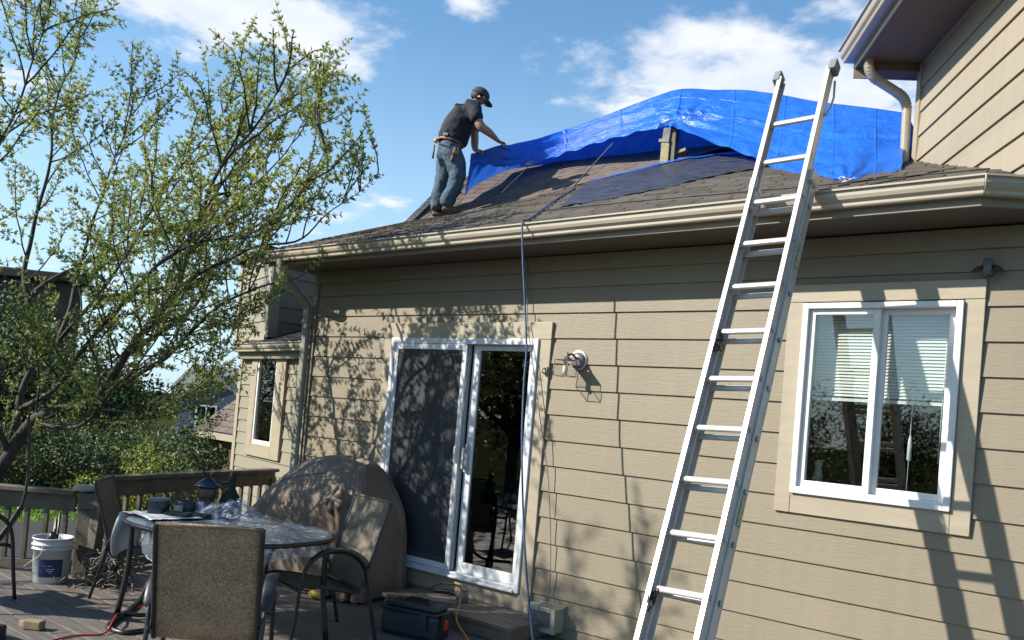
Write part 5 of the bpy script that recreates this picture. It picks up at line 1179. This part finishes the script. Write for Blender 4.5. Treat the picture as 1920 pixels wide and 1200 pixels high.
limbs = [[(-9.35, -2.62, -.9), (-9.2, -2.5, -.1), (-9.01, -2.36, 0.36), (-8.95, -2.19, 0.82), (-8.77, -2.06, 1.19), (-8.46, -1.81, 1.4), (-8.18, -1.7, 1.55), (-7.92, -1.64, 1.94), (-7.65, -1.55, 2.25), (-7.4, -1.48, 2.58), (-7.2, -1.46, 3.01), (-7.06, -1.48, 3.38), (-6.82, -1.42, 3.7), (-6.5, -1.3, 4.11), (-6.4, -1.22, 4.44), (-6.37, -1.22, 4.72)],
 [(-8.91, -2.17, 0.92), (-9.11, -2.09, 1.38), (-9.11, -1.97, 1.81), (-9.03, -1.78, 2.04), (-8.76, -1.57, 2.5), (-8.56, -1.3, 3.19), (-8.3, -1.1, 3.81), (-8.13, -0.84, 4.36), (-8.03, -0.64, 4.79)],
 [(-9.11, -2.08, 1.32), (-8.56, -2.02, 1.51), (-7.57, -2.0, 2.22), (-6.76, -1.87, 2.81), (-6.34, -1.65, 2.96), (-5.98, -1.42, 3.12), (-5.62, -1.30, 3.72)],
 [(-8.18, -1.7, 1.55), (-7.52, -1.55, 1.84), (-6.86, -1.42, 2.39), (-6.50, -1.25, 2.57), (-6.2, -1.05, 2.72), (-6.0, -.95, 2.95)],
 [(-7.4, -1.48, 2.58), (-6.8, -1.25, 2.88), (-6.32, -1.05, 3.05), (-5.98, -0.90, 3.32), (-5.70, -0.70, 3.66)],
 [(-9.11, -1.97, 1.81), (-9.51, -1.93, 2.46), (-9.71, -1.87, 3.2), (-9.72, -1.77, 3.96), (-9.78, -1.71, 4.68), (-9.67, -1.63, 5.15), (-9.77, -1.73, 5.53)],
 [(-9.03, -1.78, 2.04), (-9.41, -1.47, 2.87), (-9.57, -1.24, 3.62), (-9.53, -1.1, 4.37), (-9.42, -1.03, 4.91)],
 [(-8.91, -2.17, 0.92), (-8.92, -2.59, 1.65), (-8.63, -2.89, 2.47), (-8.26, -2.87, 3.24), (-7.97, -2.78, 3.82), (-7.72, -2.72, 4.38), (-7.64, -2.67, 4.79)],
 [(-7.06, -1.48, 3.38), (-7.04, -1.21, 3.49), (-7.0, -0.92, 3.71), (-6.96, -0.64, 4.24), (-6.81, -0.53, 4.51)],
 [(-8.46, -1.81, 1.4), (-8.4, -1.37, 1.38), (-8.28, -0.88, 1.45), (-8.28, -0.49, 1.86), (-8.25, -0.36, 2.22)],
 [(-8.77, -2.06, 1.19), (-8.01, -1.95, 1.25), (-7.28, -2.0, 1.67), (-6.83, -1.95, 2.04), (-6.65, -1.94, 2.3)],
 [(-8.56, -1.3, 3.19), (-8.2, -.9, 3.4), (-7.9, -.6, 3.9), (-7.6, -.5, 4.3)],
 [(-9.5, -1.93, 2.46), (-9.9, -1.3, 2.9), (-10.2, -.6, 3.4), (-10.3, -.1, 4.1)],
 [(-8.76, -1.57, 2.5), (-8.9, -.9, 2.7), (-8.9, -.3, 3.0), (-8.8, .1, 3.5)],
 [(-7.92, -1.64, 1.94), (-7.8, -1.2, 2.3), (-7.75, -.9, 2.8), (-7.7, -.8, 3.3)],
 # limbs outside the picture, over the deck
 [(-9.1, -2.5, .5), (-8.9, -3.4, 1.6), (-8.6, -4.3, 2.5), (-8.2, -5.1, 3.2), (-7.8, -5.8, 3.7)],
 [(-8.9, -3.4, 1.6), (-8.3, -3.9, 2.6), (-7.7, -4.3, 3.3), (-7.1, -4.6, 3.9)],
 [(-8.6, -4.3, 2.5), (-9.2, -5.0, 3.4), (-9.6, -5.6, 4.2)],
 [(-8.6, -4.3, 2.5), (-8.5, -4.9, 3.6), (-8.2, -5.2, 4.6)],
 [(-8.2, -5.1, 3.2), (-7.7, -5.2, 3.3), (-7.3, -5.4, 3.5)],
 [(-8.9, -3.4, 1.6), (-9.2, -3.7, 2.8), (-9.2, -3.9, 4.0)],
 [(-8.6, -4.3, 2.5), (-7.9, -4.9, 2.7), (-7.3, -5.1, 3.0)], [(-8.2, -5.1, 3.2), (-8.0, -6.0, 3.4), (-7.6, -6.8, 3.6)], [(-8.9, -3.4, 1.6), (-8.2, -3.6, 2.1), (-7.7, -3.7, 2.9)], [(-8.6, -4.3, 2.5), (-9.3, -4.4, 2.9), (-9.9, -4.6, 3.3)]]
def okp(p):
    if p.z < 1.0: return False
    if p.x > -7.9 and p.y > -.62 and p.z < 4.4 - .0: return False
    if p.x > -5.45: return False
    # stay left of the sight line to the man and roof
    d = p-Vector((0, -5.565, 1.665)); hd = math.degrees(math.atan2(d.x, d.y)); el = math.degrees(math.atan2(d.z, math.hypot(d.x, d.y)))
    if hd > -46.9: return False
    if hd > -54.5 and el < 11: return False
    if hd > -50 and (el > 16.5): return False
    if hd > -56 and el > 22.5: return False
    return True
grow(tree, limbs, LV, 3, lambda i: [(.085, .011), (.042, .008), (.030, .007), (.026, .006), (.020, .005), (.034, .007), (.026, .006), (.034, .007), (.016, .005), (.018, .005), (.026, .006)][i] if i < 11 else (.035, .009), ok=okp,
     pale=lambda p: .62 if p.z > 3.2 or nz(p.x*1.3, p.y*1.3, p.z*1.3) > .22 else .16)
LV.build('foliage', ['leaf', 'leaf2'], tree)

def blob_tree(name, label, cat, base, crown, radii, n, size, mats, seed, trunk_h=True, group=None, lumps=14, pale=.25, parts=('trunk', 'foliage')):
    t = thing(name, label, cat, base, group=group); r = np.random.default_rng(seed); rn = random.Random(seed); C_ = np.array(crown); Rr = np.array(radii)
    m = MB(); b = Vector(base)
    lc = []
    for k in range(lumps):
        v = r.normal(size=3); v /= np.linalg.norm(v); v *= r.uniform(.35, .85); lc.append((C_+v*Rr, r.uniform(.28, .5)))
    m.tube(resample([b+Vector((0, 0, -.1)), b+(Vector(C_)-b)*.5+Vector((rn.uniform(-.1, .1), 0, 0)), Vector(C_)], 10), [max(.02, radii[0]*.07*(1-.8*i/9)) for i in range(10)], 8)
    for c, q in lc: 
        s0 = b+(Vector(C_)-b)*rn.uniform(.35, .9); m.tube(resample([s0, s0.lerp(Vector(c), .5)+Vector((0, 0, .06)), Vector(c)], 8), [max(.006, radii[0]*.022*(1-.8*i/7)) for i in range(8)], 5, caps=False)
    m.build(parts[0], 'bark', t)
    L = Leaves(); per = n//lumps
    for c, q in lc:
        v = r.normal(size=(per, 3)); v /= np.linalg.norm(v, axis=1, keepdims=True); rad = r.uniform(.25, 1.0, per)**.5
        wob = 1+.35*np.sin(v[:, 0]*7+c[0])*np.sin(v[:, 2]*6+c[1])
        P = c+v*Rr*q*1.05*(rad*wob)[:, None]; D = v*.6+r.normal(0, .6, v.shape); D[:, 2] += .1
        L.add(P, D, r.uniform(.6, 1.4, per)*size, r.uniform(.6, 1.3, per)*size*.5, (r.uniform(0, 1, per) < pale).astype(int))
    L.build(parts[1], mats, t)
    return t
# shrubs just beyond the railing
blob_tree('yellow_green_shrub', 'rounded bright yellow-green shrub glowing in sun behind the railing', 'shrub', (-12.6, .9, -.85), (-12.55, .9, .15), (.95, .9, .80), 5200, .055, ['leafb', 'leaf2'], 21, lumps=10, pale=.35)
for i, (c, rd, lab) in enumerate([((-14.9, -1.2, .15), (1.5, 1.3, .85), 'dark leafy shrub with glossy glints at far left beyond the railing'),
        ((-13.9, .2, .2), (.8, .8, .8), 'dark small-leaved shrub just left of the bright shrub'),
        ((-13.2, 2.6, .05), (1.4, 1.3, .85), 'tall dark shrub between the bright shrub and the townhouse'),
        ((-11.2, 1.5, .25), (.75, .7, .95), 'dark shrub in front of the townhouse wall right of the bright shrub'),
        ((-15.5, 1.5, .15), (1.6, 1.5, .9), 'dark shrub mass behind the bright yellow-green shrub')]):
    blob_tree('dark_shrub', lab, 'shrub', (c[0], c[1], -.85), c, tuple(q*1.22 for q in rd), 13000, .060, ['leafd', 'leaf'], 31+i, group='dark shrubs beyond the railing', lumps=14, pale=.22)
for i, (b, c, rd, lab) in enumerate([((-20, 2.2, -1.), (-20, 2.2, 1.6), (2.6, 2.2, 1.9), 'dark green tree behind the shrubs, left of the distant blue house'),
        ((-20.2, 3.9, -1.), (-20.2, 3.9, 1.0), (1.7, 1.6, 1.6), 'dark green tree between the brown house and the small rounded tree'),
        ((-19.5, -.2, -1.), (-19.5, -.2, 1.6), (2.4, 2.3, 2.0), 'green tree in front of the brown house at far left')]):
    blob_tree('background_tree', lab, 'tree', b, c, rd, 11000, .11, ['leafd', 'leaf'], 51+i, group='background trees behind the yard', lumps=20, pale=.35)
# trees around the yard outside the picture: they shade it and show in the panes
for i, (x, y, h, rd, lab) in enumerate([(-13.5, -11.0, 3.2, 2.8, 'large shade tree out in the yard left of the deck'), (-15, -20, 4.6, 4.4, 'tree across the yard behind the viewer, left of the broad one'), (-3, -50, 1.4, 4.6, 'broad tree across the yard behind the viewer'), (7, -48, 1.7, 4.2, 'rounded tree across the yard, far right of the row'), (-30, -22, 5.0, 5.5, 'tall unseen tree added at the back corner of the yard to block low sky'), (-20, -9, 4.2, 3.8, 'tall unseen tree added left beyond the shade tree to block low sky'), (16, -14, 5.5, 4.8, 'unseen tree added at the right end of the yard to block low sky'), (-14.5, -46, 1.6, 4.3, 'far tree across the yard, one of the low row behind the viewer'), (-20.5, -44, 1.5, 4.3, 'far tree at the left end of the low row across the yard'), (-9, -47, 1.6, 4.2, 'far tree right of centre in the low row across the yard'), (12, -24, 4.0, 4.6, 'unseen tree added second from the right end of the yard to block low sky')]):  # tall side and corner trees are added unseen to hold back sky light
    blob_tree('yard_tree', lab, 'tree', (x, y, -.9), (x, y, h), (rd, rd, rd*.85), 7000, .20, ['leafd', 'leaf'], 71+i, group='trees round the yard behind the viewer', lumps=22, pale=.3)

blob_tree('hedge', 'broad dark hedge added out of the picture behind the viewer to fill the door reflection', 'hedge', (-13, -16.5, -.9), (-13, -16.5, .7), (5.0, 2.2, 2.0), 16000, .13, ['leafd', 'leaf'], 95, lumps=30, pale=.3)  # unseen hedge added to darken what the door pane reflects
gl = Leaves(); gl.add(GRASS[0], GRASS[1], GRASS[2], GRASS[2]*.12, np.zeros(len(GRASS[2]), int)); go = gl.build('grass_blades', ['grass'], None); struct(go, 'stuff'); go['label'] = 'bright sunlit grass blades on the lawn beyond the railing'; go['category'] = 'grass'
random.seed(9)
for i, (x, y, s, lab) in enumerate([(-9.7, -2.3, .22, 'pale rock seen between the left balusters'), (-9.6, -1.8, .15, 'small rock right of the pale rock beyond the balusters'), (-9.5, -1.35, .24, 'flat rock beside the railing post'), (-9.9, -1.0, .17, 'brownish rock beyond the corner post'), (-9.9, .1, .16, 'small rock beyond the long railing')]):
    m = MB(); rows = []
    for a in range(9):
        t = math.pi*a/8; rows.append([(x+s*math.sin(t)*math.cos(2*math.pi*b/14)*(1+.25*nz(a, b % 14, i)), y+s*.8*math.sin(t)*math.sin(2*math.pi*b/14)*(1+.25*nz(a+3, b % 14, i)), -.16+s*.45*math.cos(t)) for b in range(14)])
    m.grid(rows, closed=True); tag(m.build('rock', 'stone'), lab, 'rock', 'garden rocks beyond the railing')

# ---------------------------------------------------------------- townhouse beyond the corner
th_ = thing('townhouse', 'cream townhouse wing with tall narrow window and overhanging upper box behind the downspout', 'house', (-8.05, .5, -.8))
WO = Vector((-8.05, .5, 0)); WU = Vector((-.978, .208, 0)); WN_ = Vector((-.208, -.978, 0))
def T2(x, y, z): return WO+WU*x+WN_*(-y)+Vector((0, 0, z))
w = MB(); lap_wall(w, -.3, 1.80, -.9, 2.20, [(.40, 1.42, .93, 2.185)], ex=.150, zref=0., tf=T2); w.build('wall', 'siding_wing', th_)
w = MB(); w.prism([T2(-.3, .012, -1), T2(1.80, .012, -1), T2(1.80, 3, -1), T2(-.3, 3, -1)], (0, 0, 3.25)); w.build('wall_body', 'trim_dark', th_)
w = MB()
def pb(mb, x0, x1, y0, y1, z0, z1, TF): mb.prism([TF(x0, y0, z0), TF(x1, y0, z0), TF(x1, y1, z0), TF(x0, y1, z0)], (0, 0, z1-z0))
pb(w, .40, .66, -.05, .0, .93, 2.185, T2); pb(w, 1.24, 1.42, -.05, .0, .93, 2.185, T2); pb(w, .66, 1.24, -.05, .0, .93, 1.08, T2); pb(w, .66, 1.24, -.05, 0, 2.145, 2.185, T2)
pb(w, 1.80, 1.90, -.03, .05, -.9, 2.2, T2); w.build('window_trim', 'trim', th_, bevel=.004)
w = MB(); pb(w, .66, 1.24, -.04, .0, 1.08, 1.13, T2); pb(w, .66, .70, -.04, .0, 1.13, 2.145, T2); pb(w, 1.20, 1.24, -.04, 0, 1.13, 2.145, T2); w.build('window_frame', 'white', th_, bevel=.004)
w = MB(); pb(w, .70, 1.20, -.012, -.004, 1.13, 2.145, T2); w.build('pane', 'glassd', th_)
w = MB(); sweep(w, GP, [T2(1.78, -.10, 2.30), T2(-.3, -.10, 2.30)]); w.build('gutter', 'gutter', th_)
w = MB(); pb(w, -.3, 1.80, -.10, .0, 2.12, 2.24, T2); w.build('eave_board', 'trim_dark', th_)
w = MB(); w.add([T2(-.3, -.16, 2.30), T2(1.78, -.16, 2.30), T2(1.3, 1.6, 3.0), T2(-.3, 1.6, 3.0)], [(0, 1, 2, 3)], uvs=[(0, 0), (2, 0), (1.5, 2), (0, 2)]); w.build('roof', 'sh_dark', th_)
C1 = Vector((-9.18, .76, 0)); LU = Vector((-.945, .327, 0)); LN = Vector((-.327, -.945, 0))
def T3(x, y, z): return C1+LU*x+LN*(-y)+Vector((0, 0, z))
w = MB(); lap_wall(w, .02, 1.5, 2.42, 3.45, [], ex=.19, zref=2.42, tf=T3); w.build('upper_wall', 'siding_wing', th_)
w = MB(); w.prism([C1+Vector((0, 0, 2.40)), T3(1.5, 0, 2.40), T3(1.5, 3.2, 2.40), C1+Vector((0, 3.2, 2.40))], (0, 0, 1.05)); w.build('upper_box', 'trim_dark', th_)
T4 = lambda x, y, z: C1+Vector((-y, x, z))
w = MB(); lap_wall(w, .05, 3.2, 2.42, 3.45, [], ex=.19, zref=2.42, tf=T4); w.build('side_wall', 'trim_dark', th_)
w = MB(); pb(w, -.03, .07, -.035, .0, 2.40, 3.47, T3); pb(w, -.035, .10, -.035, .0, 2.40, 3.47, T4); pb(w, 1.42, 1.53, -.04, .05, 2.36, 3.47, T3); pb(w, 0, 1.5, -.05, .0, 2.36, 2.43, T3); w.build('corner_trim', 'trim', th_, bevel=.004)
w = MB(); w.prism([T3(-.1, -.12, 3.46), T3(1.65, -.12, 3.46), T3(1.65, 3.2, 3.46), C1+Vector((.1, 3.2, 3.46))], (0, 0, .05)); w.build('upper_roof', 'sh_dark', th_)
w = MB(); A_ = [(-11.3, 1.435, 1.169), (-11.476, 1.799, 1.452), (-10.3, 1.9, 1.60), (-9.975, 1.23, 1.411), (-10.448, 1.233, 1.206)]
w.add([(-11.5, 1.25, 1.13), (-9.85, 1.02, 1.13), (-9.85, 1.75, 1.66), (-11.5, 2.0, 1.66)], [(0, 1, 2, 3)], uvs=[(0, 0), (1.7, 0), (1.7, .9), (0, .9)]); w.build('porch_roof', 'sh_up', th_)
w = MB(); w.prism([(-11.5, 1.25, 1.02), (-9.85, 1.02, 1.02), (-9.85, 1.75, 1.02), (-11.5, 2.0, 1.02)], (0, 0, .09)); w.build('porch_fascia', 'trim', th_)
w = MB(); w.prism([(-11.3, 1.4, -1), (-9.95, 1.2, -1), (-9.95, 1.8, -1), (-11.3, 2.0, -1)], (0, 0, 2.02)); w.build('porch_wall', 'brown_wall', th_)

# ---------------------------------------------------------------- distant houses
bh = thing('slate_blue_house', 'distant slate-blue house with green-grey roof seen between tree and townhouse', 'house', (-49, 25, -2.))
ax_ = Vector((.77, .64, 0)); ay_ = Vector((-.64, .77, 0)); O_ = Vector((-50.2, 22.9, -2.2))
def T5(x, y, z): return O_+ax_*x+ay_*y+Vector((0, 0, z+.0))
w = MB(); pb(w, 0, 9, 0, 7, 0, 3.95, T5); w.build('wall', 'blue_wall', bh)
w = MB(); w.add([T5(-.5, -.5, 3.85), T5(9.5, -.5, 3.85), T5(9.5, 3.5, 5.6), T5(-.5, 3.5, 5.6), T5(9.5, 7.5, 3.85), T5(-.5, 7.5, 3.85)], [(0, 1, 2, 3), (3, 2, 4, 5)]); w.build('roof', 'dist_roof', bh)
w = MB(); w.prism([T5(.6, -.9, 0), T5(4.3, -.9, 0), T5(4.3, -.9, 3.4), T5(2.6, -.9, 4.6), T5(.6, -.9, 3.4)], ay_*2); w.build('gable_wall', 'blue_wall', bh)
w = MB(); 
for a, b in ((T5(.3, -1.1, 3.25), T5(2.6, -1.1, 4.72)), (T5(2.6, -1.1, 4.72), T5(4.6, -1.1, 3.25))): w.prism([a, b, b+Vector((0, 0, .16)), a+Vector((0, 0, .16))], ay_*3)
w.build('gable_roof', 'trim', bh)
for x0, z0, ww, hh_, yy in ((1.6, 1.6, 1.1, 1.35, -.96), (5.2, 1.9, .9, 1.0, -.06)):
    m = MB(); 
    for a, b, c, d in ((x0-.1, x0+ww+.1, z0-.1, z0), (x0-.1, x0+ww+.1, z0+hh_, z0+hh_+.1), (x0-.1, x0, z0, z0+hh_), (x0+ww, x0+ww+.1, z0, z0+hh_), (x0+ww/2-.04, x0+ww/2+.04, z0, z0+hh_)): pb(m, a, b, yy, yy+.05, c, d, T5)
    wf = m.build('window_frame', 'white', bh); m = MB(); pb(m, x0, x0+ww, yy+.02, yy+.04, z0, z0+hh_, T5); m.build('pane', 'glassd', wf)
br = thing('brown_house', 'tall dark brown house standing behind the tree at the far left', 'house', (-24, 2, -1))
w = MB(); pq = [(-24, .9, -1.2), (-21.2, 3.75, -1.2), (-28.8, 6.7, -1.2), (-31, 4, -1.2)]; w.prism(pq, (0, 0, 5.4)); w.build('wall', 'brown_wall', br)
w = MB(); e_ = [Vector(p)+Vector((0, 0, 5.35)) for p in pq]; cen = sum(e_, Vector())/4; top = cen+Vector((0, 0, .5)); o_ = [p+(p-cen).normalized()*.35 for p in e_]
w.add([o_[0], o_[1], o_[2], o_[3], top], [(0, 1, 4), (1, 2, 4), (2, 3, 4), (3, 0, 4)]); w.build('roof', 'sh_dark', br)
w = MB(); w.prism([o_[0], o_[1], o_[2], o_[3]], (0, 0, -.16)); w.build('eave', 'brown_wall', br)
